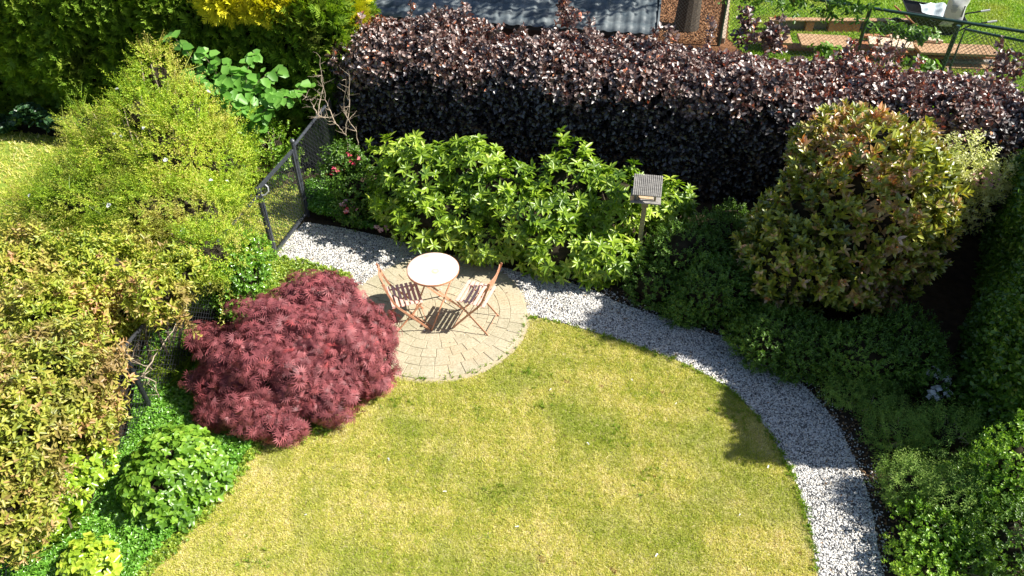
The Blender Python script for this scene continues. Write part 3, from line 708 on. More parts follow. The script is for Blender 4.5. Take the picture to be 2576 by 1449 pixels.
# viburnum mass lower left
M['vib'] = leafmat('viburnum_leaf', [(.17, .24, .02), (.30, .37, .035), (.46, .47, .06), (.50, .38, .12), (.52, .28, .14)], [0, .35, .68, .88, 1], .42, .5, .25, ((.34, .24, .09), 1.7, .5, .7))
M['yblossom'] = leafmat('yellow_bud', [(.5, .5, .08), (.68, .6, .16)], None, .6, .2, .2)
vv = [c_sprig(7, .1, .075, .026, 1.1, .3, .25) for _ in range(8)]
vb1 = [B(80, 700, 1.15, .6, .5, .5), B(250, 690, 1.05, .6, .5, .45), B(370, 720, 1.05, .36, .33, .3), B(400, 748, 1.18, .24, .24, .2), B(462, 680, 1.2, .24, .24, .2), B(310, 775, .9, .3, .28, .3), B(150, 820, 1.0, .65, .5, .5)]
vb2 = [B(70, 960, 1.1, .65, .55, .55), B(135, 960, .95, .4, .4, .42), B(20, 1100, 1.0, .55, .5, .5), B(150, 1080, .75, .36, .32, .36), B(-30, 1270, .8, .4, .4, .45)]
M['vibbrown'] = leafmat('brown_viburnum_leaf', [(.13, .18, .02), (.25, .29, .035), (.40, .40, .06), (.42, .31, .11), (.48, .28, .13)], [0, .35, .65, .85, 1], .42, .5, .22, ((.30, .21, .08), 1.9, .5, .68))
for bl, mt_, nn, lb in ((vb1, M['vib'], 3300, 'bronze-leaved viburnum with yellow buds below the big yellow-green shrub'), (vb2, M['vibbrown'], 3500, 'brown-green viburnum at the lower left edge, leaning over the fence rail')):
    t = shrub('viburnum', lb, 'shrub', bl, vv, mt_, nn, depth=.5, lump=.42, freq=4.5, tn=.3, gap=(5.5, -.75), shoots=150, shootlen=.32 if nn == 3300 else .16, up=.5, seed=nn, core=.5, nstem=16, group='viburnum shrubs beyond the left fence')
    P, N_ = blobpts(bl, 900, .03, zmin=.3, gap=(4, .1)); V, F, T = place([c_rosette(9, .014, .009, .0, 1.3, up=.02)], P+N_*.03+rng.normal(size=P.shape)*.02, N_+np.array([0, 0, 1.]), 1.); mk('flower_buds', V, F, M['yblossom'], t, T)

# hydrangea & lime plants
hv = [c_rosette(6, .065, .042, -.2, .7, .25, .15) for _ in range(8)]
shrub('hydrangea', 'rounded broad-leaved green shrub at the left edge of the lawn', 'shrub', [B(450, 1160, .35, .38, .34, .34), B(400, 1220, .3, .3, .3, .3), B(500, 1200, .25, .3, .25, .25), B(440, 1280, .15, .24, .2, .18)], hv, M['hyd'], 900, depth=.5, up=.9, core=.5, seed=21)
M['limebig'] = leafmat('lime_big_leaf', [(.22, .36, .03), (.38, .5, .04), (.55, .62, .08)], None, .3, .7, .3)
shrub('lime_shrub', 'lime-yellow broad-leaved shrub in front of the brown viburnum', 'shrub', [B(200, 1170, .5, .3, .26, .2), B(130, 1250, .45, .3, .25, .22), B(90, 1320, .35, .2, .2, .2)], hv, M['limebig'], 420, depth=.6, up=.9, core=.4, seed=22, size=.95)
shrub('lime_shrub', 'small lime-green leafy plant at the very bottom of the picture', 'shrub', [B(230, 1410, .2, .24, .2, .18)], hv, M['limebig'], 170, depth=.6, up=.9, core=.4, seed=23, size=.9)

# big-leaved plant behind
M['knot'] = leafmat('broad_leaf', [(.09, .24, .03), (.15, .35, .05), (.22, .44, .08)], None, .45, .5, .3)
kt = thing('knotweed', 'tall plant with large heart-shaped bright green leaves on arching stems by the conifer hedge', 'plant', (-3.9, 9.9, 0))
heart = [(lambda v: (v[0], v[1], np.zeros(2, int)))((np.array([[0, 0, 0], [.02, .05, .012], [.09, .042, -.005], [.125, 0, -.03], [.09, -.042, -.005], [.02, -.05, .012]]), np.array([[0, 3, 2, 1], [0, 5, 4, 3]]))) for _ in range(2)]
arcs = [((600, 330, .9), (540, 200, 1.7), (430, 85, 2.1)), ((620, 330, .9), (600, 190, 1.8), (640, 130, 1.9)), ((620, 340, .9), (640, 240, 1.5), (790, 215, 1.45)), ((600, 330, .9), (540, 240, 1.6), (470, 190, 1.8)),
        ((600, 320, .9), (600, 230, 1.6), (670, 190, 1.7)), ((610, 330, .9), (560, 260, 1.4), (640, 270, 1.35)), ((600, 330, .9), (560, 170, 1.8), (500, 130, 2.0)), ((610, 330, .9), (590, 270, 1.3), (700, 240, 1.4)),
        ((600, 330, .9), (520, 260, 1.5), (560, 200, 1.75)), ((600, 330, .9), (650, 260, 1.5), (740, 240, 1.4)), ((600, 330, .9), (540, 260, 1.4), (600, 250, 1.5)), ((600, 330, .9), (640, 200, 1.7), (700, 180, 1.65)), ((600, 330, .9), (500, 260, 1.4), (540, 240, 1.4)), ((600, 330, .9), (620, 200, 1.7), (560, 160, 1.85))]
mb = MB(); Ps = []; As = []
root = np.array([-3.9, 9.9, 0.])
for a, b, c in arcs:
    a, b, c = at(*a), at(*b), at(*c); pts = [root*(1-t)**3+3*a*t*(1-t)**2+3*b*t*t*(1-t)+c*t**3 for t in np.linspace(0, 1, 14)]
    mb.tube(pts, list(np.linspace(.012, .003, 14)), 5)
    pts = np.array(pts)
    for s in np.linspace(.32, 1, 21):
        i = min(int(s*13), 12); p = pts[i]*(1-(s*13-i))+pts[i+1]*(s*13-i); d = pts[min(i+1, 13)]-pts[i]; d /= np.linalg.norm(d)
        for sg in (-1, 1):
            Ps.append(p+rng.normal(size=3)*.03); As.append(sg)
mb.build('stem', M['bark'], kt)
Ps = np.array(Ps); n = len(Ps)
V, F, T = place(heart, Ps, np.tile([0, -.5, .85], (n, 1))+rng.normal(size=(n, 3))*.3, 1., .5, smin=.8, smax=1.35); mk('leaves', V, F, M['knot'], kt, T)

# mixed low shrub behind the gate
shrub('honeysuckle_bush', 'thin shrub with pale twigs in the shade behind the chain-link gate', 'shrub', [B(690, 370, .6, .45, .3, .35), B(640, 340, .7, .35, .3, .3), B(720, 420, .4, .3, .3, .3)], [c_sprig(6, .1, .05, .03, 1.1, .3, .2) for _ in range(5)], M['hyd'], 420, depth=.7, core=.3, nstem=26, stemmat=M['deadbark'], seed=31)
# weigela with red flowers
M['redf'] = leafmat('crimson_petal', [(.5, .03, .08), (.7, .08, .14), (.8, .3, .3)], None, .5, .4, .3, None, (1.2, .6, .7))
wg = [B(870, 415, .75, .3, .25, .3), B(840, 440, .65, .22, .2, .2), B(900, 480, .5, .3, .25, .35), B(890, 530, .25, .25, .2, .22)]
twg = t = shrub('weigela', 'dark-leaved weigela with crimson flowers beside the fence behind the gate', 'shrub', wg, [c_sprig(6, .1, .055, .028, 1.1, .3, .2) for _ in range(5)], M['azalea'], 650, depth=.5, core=.45, nstem=8, seed=32)
P, N_ = blobpts([B(885, 400, .85, .16, .12, .12), B(845, 425, .75, .13, .1, .08), B(880, 515, .35, .12, .1, .08)], 38, .6, zmin=.2); flowers(t, P+np.array([0, -.12, .06]), N_+np.array([0, -.4, .6]), [c_rosette(6, .035, .02, .2, 1.0)], M['redf'])

P, N_ = blobpts([B(880, 520, .35, .13, .1, .08), B(965, 575, .15, .14, .08, .06), B(1160, 600, .15, .12, .08, .06)], 46, .6, zmin=.08); flowers(twg, P+np.array([0, -.1, .08]), N_+np.array([0, -.4, .6]), [c_rosette(5, .03, .018, .1, .8)], M['pinkf'], 'pale_flower')
# bare branches
def barebush(name, label, segs, mat, r=.012, loc=None, twigs=8, tl=.25):
    b0 = at(*segs[0][0]); t = thing(name, label, 'branch', (b0[0], b0[1], 0) if loc is None else loc); mb = MB()
    for s in segs:
        pts = [at(*p) for p in s]; out = []
        for i in range(len(pts)-1):
            for u in np.linspace(0, 1, 6)[:-1]: out.append(pts[i]*(1-u)+pts[i+1]*u+rng.normal(size=3)*.008)
        out.append(pts[-1]); m = len(out); mb.tube(out, list(np.linspace(r, r*.3, m)), 6)
        for k in range(twigs):
            i = rng.integers(m//3, m); d = rng.normal(size=3); d[2] = abs(d[2])*.8; d /= np.linalg.norm(d); l = tl*rng.uniform(.3, 1)
            q = [out[i]+d*l*u+rng.normal(size=3)*.01*u for u in np.linspace(0, 1, 4)]; mb.tube(q, [r*.35, r*.28, r*.2, r*.1], 4)
    mb.build('branches', mat, t); return t
barebush('bare_shrub', 'leafless pale-twigged shrub against the left end of the purple hedge', [[(880, 400, .5), (870, 340, .9), (845, 310, 1.1), (800, 290, 1.25)], [(905, 400, .4), (895, 330, .9), (865, 280, 1.2), (870, 200, 1.7)], [(800, 290, 1.25), (812, 220, 1.6), (806, 145, 2.0)],
          [(800, 290, 1.25), (785, 260, 1.35), (770, 245, 1.45)], [(845, 310, 1.1), (820, 260, 1.3), (815, 210, 1.6)], [(868, 340, .9), (880, 270, 1.3), (880, 190, 1.7)], [(800, 292, 1.25), (830, 298, 1.2)]], M['deadbark'], .009, twigs=12, tl=.22)
barebush('dead_vine', 'pale dead vine stems hanging over the black fence mesh at left', [[(350, 950, .5), (400, 880, .6), (455, 800, .7), (500, 700, .8)], [(340, 950, .5), (325, 900, .8), (318, 870, 1.02)], [(350, 950, .5), (380, 930, .6), (330, 905, .9)], [(420, 790, .7), (440, 760, .8), (480, 730, .8)],
          [(350, 945, .5), (390, 960, .4), (400, 1000, .3)]], M['deadbark'], .007, twigs=6, tl=.2)

# ground cover
M['vinca'] = leafmat('periwinkle_leaf', [(.08, .22, .02), (.13, .32, .03), (.2, .42, .05), (.32, .55, .1)], None, .28, .8, .25)
gcv = [c_rosette(6, .035, .018, .1, .9, .2, .2, .02) for _ in range(8)]
def cover(name, poly, n, hmax, var, mat, label, size=1., seed=0):
    q = polypts(poly, n); z = .03+hmax*np.clip(.5+.5*vnoise(np.column_stack([q, q[:, 0]*0]), 5, seed), 0, 1)*rng.uniform(.5, 1, n)
    P = np.column_stack([q, z]); V, F, T = place(var, P, np.array([0, 0, 1.])+rng.normal(size=(n, 3))*.45, size, .5); V[:, 2] = np.maximum(V[:, 2], .008)
    return tag(mk(name, V, F, mat, None, T), label, 'ground cover', kind='stuff')
cover('periwinkle', W([(380, 860), (500, 840), (560, 960), (610, 1080), (640, 1125), (605, 1175), (545, 1250), (475, 1330), (400, 1390), (330, 1470), (-120, 1500), (-60, 1300), (150, 1200), (330, 1100)]), 15000, .16, gcv, M['vinca'], 'glossy green periwinkle carpeting the bed left of the lawn', 1.0, 1)
cover('ivy', W([(690, 650), (760, 668), (830, 692), (890, 705), (880, 740), (760, 800), (640, 790), (640, 700)]), 2200, .14, gcv, M['lime'], 'light green ground cover between the gravel and the red maple', 1.05, 2)
cover('shade_ivy', W([(775, 470), (850, 450), (960, 540), (1000, 585), (940, 590), (860, 570), (775, 545)]), 2600, .2, gcv, M['vinca'], 'green ivy at the foot of the weigela beside the gate post', 1.1, 3)
cover('hedge_ivy', [(-12, 12.4), (-7.6, 11.3), (-6.8, 11.1), (-6.7, 10.85), (-7.6, 11.0), (-12, 12.0)], 2500, .9, [c_rosette(5, .07, .06, -.1, .7) for _ in range(4)], leafmat('ivy_leaf', [(.025, .07, .025), (.05, .12, .04)], None, .35, .6, .1), 'dark ivy climbing the foot of the conifer hedge at far left', 1., 4)
cov = edgeline(W([(345, 1452), (400, 1398), (470, 1338), (540, 1258), (600, 1180), (640, 1122), (700, 1095), (830, 1080)]), 1100, .05)
P = np.column_stack([cov, .015+.03*rng.random(len(cov))]); V, F, T = place(gcv, P, np.array([0, 0, 1.])+rng.normal(size=(len(P), 3))*.4, .8, .5); V[:, 2] = np.maximum(V[:, 2], .009)
tag(mk('low_weeds', V, F, M['lime'], None, T), 'low yellow-green weeds creeping over the left edge of the lawn', 'weeds', kind='stuff')
tallg = np.concatenate([rng.normal(size=(150, 2))*np.array([.14, .2])+at(440, 930)[:2], rng.normal(size=(80, 2))*.08+at(160, 1340)[:2]])
tufts('rough_grass', tallg, .26, .006, M['grassgreen'], 'long rough grass in the bed between the black fence and the red maple', .9)
# weeds & leaf litter
lit = polypts(W([(1290, 690), (1420, 708), (1510, 738), (1640, 790), (1850, 858), (1992, 943), (2095, 1050), (2170, 1200), (2205, 1360), (2222, 1449), (2300, 1449), (2290, 1200), (2180, 1020), (1900, 850), (1600, 745), (1400, 670), (1100, 570), (950, 585), (1040, 616)]), 1500)
lit = np.concatenate([lit, polypts(path[2:-2], 110)]); P = np.column_stack([lit, np.where(np.arange(len(lit)) < 1500, .012, .022)]); V, F, T = place([c_rosette(1, .03, .018, -.1, .3)], P, np.array([0, 0, 1.])+rng.normal(size=(len(P), 3))*.3, 1.); V[:, 2] = np.maximum(V[:, 2], .006)
tag(mk('leaf_litter', V, F, tintmat('dry_leaf', [(.09, .05, .025), (.2, .11, .05), (.35, .22, .12)]), None, T), 'small dry brown leaves lying on the bare soil', 'leaf litter', kind='stuff')

# ------------------------------------------------------------------ chain link fences and gate
M['blackmetal'] = solid('black_coated_steel', (.012, .013, .016), (.03, .033, .038), 30, .38, .6)
M['greymetal'] = solid('grey_coated_steel', (.03, .034, .042), (.06, .067, .08), 30, .4, .6)
M['greenmetal'] = solid('dark_green_coated_steel', (.01, .035, .03), (.02, .055, .045), 30, .35, .6)
M['galv'] = solid('galvanised_steel', (.45, .46, .47), (.6, .6, .6), 40, .35, .5, .6)
def chainlink(a, b, h0, h1, cell, r, name, mat, parent):
    """woven diamond wire between two base points"""
    a, b = Vector((a[0], a[1], 0)), Vector((b[0], b[1], 0)); L = (b-a).length; d = (b-a)/L; nrm = Vector((d.y, -d.x, 0)); mb = MB()
    H = h1-h0; k = -int(H/cell)-1
    while k*cell < L:
        for sg in (1, -1):
            s0 = k*cell; z0, z1 = 0.0, H
            def sz(z): return s0+z if sg == 1 else s0+H-z
            # clip
            lo, hi = 0.0, H
            if sg == 1: lo = max(lo, -s0); hi = min(hi, L-s0)
            else: lo = max(lo, s0+H-L); hi = min(hi, s0+H)
            if hi-lo < .01: continue
            p = a+d*sz(lo)+Vector((0, 0, h0+lo))+nrm*(.0025*sg); q = a+d*sz(hi)+Vector((0, 0, h0+hi))+nrm*(.0025*sg)
            mb.tube([p, q], r, 4, False)
        k += 1
    return mb.build(name, mat, parent)
GL = np.array([-3.17, 7.93]); GR = np.array([-2.93, 8.93])
FB = np.array([-2.70, 10.3]); FL = np.array([-3.84, 5.27]); FE = np.array([-4.45, 2.85])
f1 = thing('chain_link_fence', 'black chain-link fence running from the gate post into the corner of the hedges', 'fence', (GR[0], GR[1], 0))
MB().tube([(*GR, 0), (*GR, 1.2)], .028, 12).lathe([(.03, 0), (.036, .012), (.034, .03), (.018, .05), (.003, .055)], (*GR, 1.2), 14).build('post', M['greymetal'], f1)
MB().tube([(*FB, 0), (*FB, 1.12)], .024, 10).build('post', M['blackmetal'], f1)
MB().tube([(*GR, 1.14), (*FB, 1.12)], .022, 10).build('top_rail', M['greymetal'], f1)
chainlink(GR, FB, .04, 1.1, .075, .003, 'wire_mesh', M['blackmetal'], f1)
g = thing('garden_gate', 'black chain-link garden gate in a square tube frame at the end of the gravel', 'gate', (GL[0], GL[1], 0))
gd = (GR-GL)/np.linalg.norm(GR-GL); ga = GL+gd*.05; gb_ = GR-gd*.06
up2 = (gd[1], -gd[0], 0)
fr = MB(); fr.bar((*ga, .06), (*ga, 1.12), .035, .035, up2); fr.bar((*gb_, .06), (*gb_, 1.12), .035, .035, up2)
fr.bar((*(ga+gd*.018), 1.10), (*(gb_-gd*.018), 1.10), .035, .035, (0, 0, 1)); fr.bar((*(ga+gd*.018), .08), (*(gb_-gd*.018), .08), .035, .035, (0, 0, 1)); fr.build('frame', M['greymetal'], g)
chainlink(ga, gb_, .09, 1.09, .066, .003, 'wire_mesh', M['blackmetal'], g)
hp = at(672, 480, 1.0)
hb = MB(); c0 = np.array([*ga, .98]); nrm3 = np.array([gd[1], -gd[0], 0])
hb.tube([c0+nrm3*.0+np.array([0, 0, 0]), c0+nrm3*.05+np.array([*(gd*.02), .01]), c0+nrm3*.09+np.array([*(gd*.05), .05]), c0+nrm3*.08+np.array([*(gd*.07), .1]), c0+nrm3*.05+np.array([*(gd*.07), .13])], .011, 8)
hb.build('handle', M['galv'], g)
for z in (.3, .62, .95):
    MB().lathe([(.034, -.012), (.036, 0), (.034, .012)], (*GR, z), 12).build('hinge', M['blackmetal'], g)
f2 = thing('chain_link_fence', 'black chain-link fence half buried in viburnum along the left bed', 'fence', (FL[0], FL[1], 0))
for p, h in ((GL, 1.12), (FL, 1.0), (FE, 1.0)):
    MB().tube([(*p, 0), (*p, h)], .026, 12).lathe([(.03, 0), (.03, .012), (.01, .025)], (*p, h), 12).build('post', M['blackmetal'], f2)
MB().tube([(*GL, 1.02), (*FL, .98), (*FE, .98)], .021, 10).build('top_rail', M['blackmetal'], f2)
chainlink(GL, FL, .04, .97, .07, .0028, 'wire_mesh', M['blackmetal'], f2)
chainlink(FL, FE, .04, .97, .07, .0028, 'wire_mesh', M['blackmetal'], f2)

# ------------------------------------------------------------------ bistro set
def paint(name, c1, c2, rough=.45):
    return solid(name, c1, c2, 25, rough, .5, bump=.15, bscale=80)
M['slat'] = paint('slat_paint', (.70, .40, .34), (.80, .50, .43))
M['rust'] = paint('terracotta_frame_paint', (.46, .19, .10), (.60, .32, .2))
def topmat():
    m, n, new, ln = nmat('table_top_paint'); p = new('ShaderNodeBsdfPrincipled'); p.inputs['Roughness'].default_value = .4
    tc = new('ShaderNodeTexCoord'); nz = new('ShaderNodeTexNoise'); nz.inputs['Scale'].default_value = 7; nz.inputs['Detail'].default_value = 4; ln(tc.outputs['Object'], nz.inputs[0])
    r = ramp(new, [(.66, .60, .52), (.72, .67, .60), (.57, .48, .38)], [.3, .5, .72]); ln(nz.outputs['Fac'], r.inputs[0]); c = r.outputs[0]
    vm = new('ShaderNodeVectorMath'); vm.operation = 'DISTANCE'; ln(tc.outputs['Object'], vm.inputs[0]); vm.inputs[1].default_value = (.03, -.05, .71)
    r2 = ramp(new, [(1, 1, 1), (.8, .68, .55), (.86, .76, .62), (1, 1, 1)], [.0, .035, .042, .055]); ln(vm.outputs['Value'], r2.inputs[0])
    mx = new('ShaderNodeMix'); mx.data_type = 'RGBA'; mx.blend_type = 'MULTIPLY'; mx.inputs[0].default_value = 1; ln(c, mx.inputs[6]); ln(r2.outputs[0], mx.inputs[7]); ln(mx.outputs[2], p.inputs['Base Color'])
    o = new('ShaderNodeOutputMaterial'); ln(p.outputs[0], o.inputs[0]); return m
M['top'] = topmat()
TZ = .028
tb = thing('bistro_table', 'small round bistro table with a pale sunlit top and rust rim on the patio', 'table', (-.92, 6.83, TZ))
R0 = .305
MB().lathe([(R0-.012, .700), (R0-.006, .7035), (R0-.006, .7075), (R0-.010, .7095), (.15, .711), (.02, .711)], (0, 0, 0), 64).build('tabletop', M['top'], tb, True, True)
MB().lathe([(R0-.005, .680), (R0, .682), (R0+.001, .706), (R0-.005, .709), (R0-.0065, .706), (R0-.0065, .682)], (0, 0, 0), 64).build('rim', M['rust'], tb, True)
ux, uy = .64, .77
def LU(a, b, z): return (ux*a+uy*b, uy*a-ux*b, z)
for sg, wv_ in ((1, .185), (-1, .165)):
    for s2 in (1, -1):
        MB().bar(LU(-.22*sg, wv_*s2, .685), LU(.26*sg, wv_*s2, .0), .022, .007, LU(0, 1, 0)).build('leg', M['rust'], tb, True)
    MB().tube([LU(.235*sg, wv_, .04), LU(.235*sg, -wv_, .04)], .005, 6).build('crossbar', M['rust'], tb, True)
    MB().bar(LU(-.215*sg, wv_+.02, .676), LU(-.215*sg, -wv_-.02, .676), .02, .01).build('support_rail', M['rust'], tb, True)

def chair(label, loc, ang):
    t = thing('bistro_chair', label, 'chair', (loc[0], loc[1], TZ), ang, 'folding bistro chairs on the patio')
    w1, w2 = .198, .180
    for s in (1, -1):
        pts = [(.235, 0), (.05, .245), (-.10, .43), (-.15, .52), (-.205, .68), (-.25, .83)]
        mb = MB()
        for (x0, z0), (x1, z1) in zip(pts[:-1], pts[1:]): mb.bar((x0, s*w1, z0), (x1, s*w1, z1), .007, .024, (1, 0, .4))
        mb.build('back_leg_frame', M['rust'], t, True)
        MB().bar((-.21, s*w2, 0), (.165, s*w2, .425), .007, .022, (1, 0, -.6)).build('leg', M['rust'], t, True)
        MB().bar((-.17, s*w2*.86, .432), (.18, s*w2*.86, .442), .018, .010).build('seat_rail', M['slat'], t, True)
    for k in range(7):
        x = .165-k*.054
        MB().box((x, 0, .452+.001*k*0), (.034, .40, .013), None, .003).build('seat_slat', M['slat'], t, True)
    for k, (x, z) in enumerate(((-.212, .70), (-.236, .785))):
        mb = MB(); n = 8; Vv = []
        for i in range(n+1):
            u = i/n*2-1; xx = x+.012-.028*(1-u*u)
            for dx, dz in ((-.005, -.026), (.006, -.026), (-.009, .026), (.002, .026)): Vv.append((xx+dx, u*(w1-.006), z+dz))
        Ff = []
        for i in range(n):
            q = i*4; Ff += [(q, q+4, q+6, q+2), (q+1, q+3, q+7, q+5), (q, q+1, q+5, q+4), (q+2, q+6, q+7, q+3)]
        Ff += [(0, 2, 3, 1), (n*4, n*4+1, n*4+3, n*4+2)]; mb.add(Vv, Ff).build('back_slat', M['rust'], t, True)
    for x, z, ww, nm in ((.215, .028, w1, 'stretcher'), (-.19, .03, w2, 'stretcher'), (.03, .262, w1, 'pivot_rod')):
        MB().tube([(x, ww, z), (x, -ww, z)], .0045, 6).build(nm, M['rust'], t, True)
    return t
chair('folding slatted chair left of the table, its back towards the red maple', (-1.26, 6.66), math.atan2(.30, .95))
chair('folding slatted chair right of the table, turned towards it', (-.42, 6.68), math.atan2(.34, -.94))

# ------------------------------------------------------------------ bird feeder
M['greywood'] = solid('weathered_wood', (.20, .19, .18), (.36, .34, .31), 12, .85, .2, bump=.4, stretch=(1, 1, 6))
M['oldwood'] = solid('old_wood', (.24, .19, .12), (.40, .33, .22), 14, .8, .2, bump=.4, stretch=(1, 1, 5))
bf = thing('bird_feeder', 'weathered wooden bird table with a ribbed grey roof standing in the rhododendron', 'bird feeder', (1.62, 7.67, 0), math.radians(-9))
MB().box((0, 0, .58), (.055, .055, 1.16), None, .004).build('post', M['oldwood'], bf, True)
MB().box((0, -.001, 1.10), (.082, .085, .12), None, .004).build('collar', M['oldwood'], bf, True)
MB().box((0, -.047, 1.115), (.045, .004, .022)).build('plate', solid('worn_label_plate', (.6, .6, .55), None, rough=.5), bf, True)
MB().box((0, 0, 1.172), (.36, .30, .018), None, .003).build('tray', M['greywood'], bf, True)
for x in (-.105, .105):
    for y in (-.09, .09): MB().box((x, y, 1.252), (.024, .024, .142)).build('corner_post', M['oldwood'], bf, True)
MB().box((0, 0, 1.186), (.17, .14, .01)).build('seed', solid('bird_seed', (.35, .22, .12), (.65, .5, .33), 90, .9), bf, True)
for sgn in (-1, 1):
    mb = MB(); sl_a = math.radians(38)*sgn
    ns = 15
    for i in range(ns):
        x = -.17+.34*(i+.5)/ns; Rm = Matrix.Rotation(-sl_a if sgn == 1 else -sl_a, 3, 'X')
        c = Vector((x, 0, 1.475))+Rm@Vector((0, sgn*.13, 0))
        mb.box(c, (.0165, .255, .016), Rm, .002)
    c = Vector((0, 0, 1.465))+Rm@Vector((0, sgn*.13, 0)); mb.box(c, (.33, .245, .006), Rm)
    mb.build('roof', M['greywood'], bf, True)
MB().tube([(-.165, -.10, 1.25), (-.165, -.10, 1.18)], .028, 10).build('fat_ball', solid('suet', (.5, .36, .25), None), bf, True)

# ------------------------------------------------------------------ beyond the hedge
# shed
M['rooftile'] = solid('slate_grey_sheet', (.05, .07, .085), (.19, .215, .22), 4, .4, .6)
M['shedwood'] = solid('shed_wood', (.10, .06, .035), (.16, .10, .06), 8, .85)
er = at(1650, 92, 1.7); el = np.array([er[0]-5.2, er[1]+.9, 1.7])
sh = thing('shed', 'garden shed with a blue-grey tile-profile sheet roof behind the purple hedge', 'shed', (er[0]-2.5, er[1]+2, 0))
dv = (el-er); dv[2] = 0; Lr = np.linalg.norm(dv); dv /= Lr; bk = np.array([-dv[1], dv[0], 0]); bk = bk if bk[1] > 0 else -bk
NU, NR = 220, 12; V = []; F = []; slope = math.tan(math.radians(20)); Dp = 3.0
rows = []
for j in range(NR):
    rows += [(j*Dp/NR, .022), ((j+1)*Dp/NR-.02, 0.002), ((j+1)*Dp/NR-.004, .0)]
for (s, dz) in rows:
    for i in range(NU+1):
        u = i/NU*Lr; w_ = .016*max(0, math.sin(u/.19*2*math.pi))**.9 if math.sin(u/.19*2*math.pi) > 0 else -.004
        p = er+dv*u+bk*s; V.append((p[0], p[1], 1.7+s*slope+w_+dz))
for a in range(len(rows)-1):
    for i in range(NU): F.append((a*(NU+1)+i, a*(NU+1)+i+1, (a+1)*(NU+1)+i+1, (a+1)*(NU+1)+i))
ro = mk('roof', V, np.array(F), M['rooftile'], sh); sm = ro.modifiers.new('thick', 'SOLIDIFY'); sm.thickness = .012
mb = MB(); 
c = er+dv*(Lr/2)+bk*(Dp/2); Rw = Matrix((Vector(dv), Vector(bk), Vector((0, 0, 1)))).transposed()
mb.box((c[0], c[1], .8), (Lr-.3, Dp-.35, 1.6), Rw); mb.build('wall', M['shedwood'], sh)
e2 = er-dv*.015
MB().bar((e2[0], e2[1], 1.70), tuple(e2+bk*Dp+np.array([0, 0, Dp*slope])), .03, .12).build('barge_board', M['rooftile'], sh)
# tree trunk beside the shed and overhanging branches
tp = at(1725, 72)
tt = thing('tree', 'tree with a dark trunk beside the shed behind the fence mesh', 'tree', (tp[0], tp[1], 0))
MB().tube([(tp[0], tp[1], 0), (tp[0]+.03, tp[1]+.1, .8), (tp[0]-.02, tp[1]+.2, 2), (tp[0]+.1, tp[1]+.3, 3.4)], [.27, .23, .2, .14], 14).build('trunk', solid('dark_bark', (.04, .03, .022), (.09, .07, .05), 18, .9, bump=.9), tt)
M['treeleaf'] = leafmat('tree_leaf', [(.04, .10, .015), (.07, .16, .02), (.11, .22, .03)], None, .4, .5, .3)
tlv = [c_sprig(6, .2, .11, .05, 1.2, .4, .3) for _ in range(6)]
cb = [(4.0, 12.1, 4.6, 1.0, .8, .5), (2.7, 12.2, 4.9, .9, .8, .5), (1.5, 12.3, 5.0, .9, .8, .5), (3.5, 14.2, 4.8, 1.0, 1.0, .6)]
P, N_ = blobpts(cb, 1000, .9, zmin=3); V, F, T = place(tlv, P, rng.normal(size=P.shape), 1.2); mk('crown', V, F, M['treeleaf'], tt, T)
mb = MB()
for b_ in cb:
    q_ = np.array([tp[0]+.1, tp[1]+.3, 3.35]); e_ = np.array(b_[:3]); mb.tube([q_*(1-u)**2+2*u*(1-u)*((q_+e_)/2+np.array([0, 0, .5]))+e_*u*u for u in np.linspace(0, 1, 9)], list(np.linspace(.08, .02, 9)), 7)
mb.build('branches', M['bark'], tt)
ot = thing('overhanging_tree', 'leafy tree whose dark green branches hang into the top of the picture above the fence', 'tree', (5.6, 19.5, 0))
ob = [B(1890, -5, 2.0, .4, .4, .15), B(2010, -25, 2.1, .5, .4, .2), B(2110, -15, 2.0, .4, .4, .2), B(2165, 20, 1.8, .22, .2, .2), B(2080, 30, 1.7, .15, .15, .15)]
ob2 = ob+[(6, 17.5, 4.2, 1.4, 1.3, .9), (4.9, 18.2, 4.2, 1.3, 1.3, .9), (5.4, 15.6, 3.6, .9, .9, .5)]
P, N_ = blobpts(ob2, 900, .8, zmin=.8); V, F, T = place(tlv, P, N_*.5+np.array([0, 0, -.2])+rng.normal(size=P.shape)*.5, 1.1); mk('crown', V, F, M['treeleaf'], ot, T)
MB().tube([(5.6, 19.5, 0), (5.6, 19.3, 2), (5.55, 18.2, 4.3)], [.13, .11, .05], 10).build('trunk', M['bark'], ot); 
mb = MB()
for b_ in ob2:
    q_ = np.array([5.55, 18.2, 4.2]); e_ = np.array(b_[:3]); mb.tube([q_*(1-u)**2+2*u*(1-u)*((q_+e_)/2+np.array([0, 0, .4]))+e_*u*u for u in np.linspace(0, 1, 9)], list(np.linspace(.03, .006, 9)), 6)
mb.build('branches', M['bark'], ot)
# edging board
p0, p1 = at(1818, 110), at(1836, -30)
eb = MB().bar((p0[0], p0[1], .06), (p1[0], p1[1], .06), .07, .12).build('edging_board', M['deadbark']); tag(eb, 'pale wooden edging board between the bark mulch and the back lawn', 'edging')
# mulch chips
ch = polypts([tuple(at(1660, 110)[:2]), tuple(at(1820, 110)[:2]), tuple(at(1835, -30)[:2]), tuple(at(1660, -30)[:2])], 6000)
P = np.column_stack([ch, np.full(len(ch), .012)]); V, F, T = place([c_rosette(1, .06, .025, -.1, .3, 0, 0)], P, np.array([0, 0, 1.])+rng.normal(size=(len(P), 3))*.4, 1.); V[:, 2] = np.maximum(V[:, 2], .007)
tag(mk('bark_chips', V, F, tintmat('bark_chip', [(.10, .045, .02), (.25, .12, .055), (.42, .24, .12)]), None, T), 'reddish bark chips covering the bed beside the shed', 'mulch', kind='stuff')

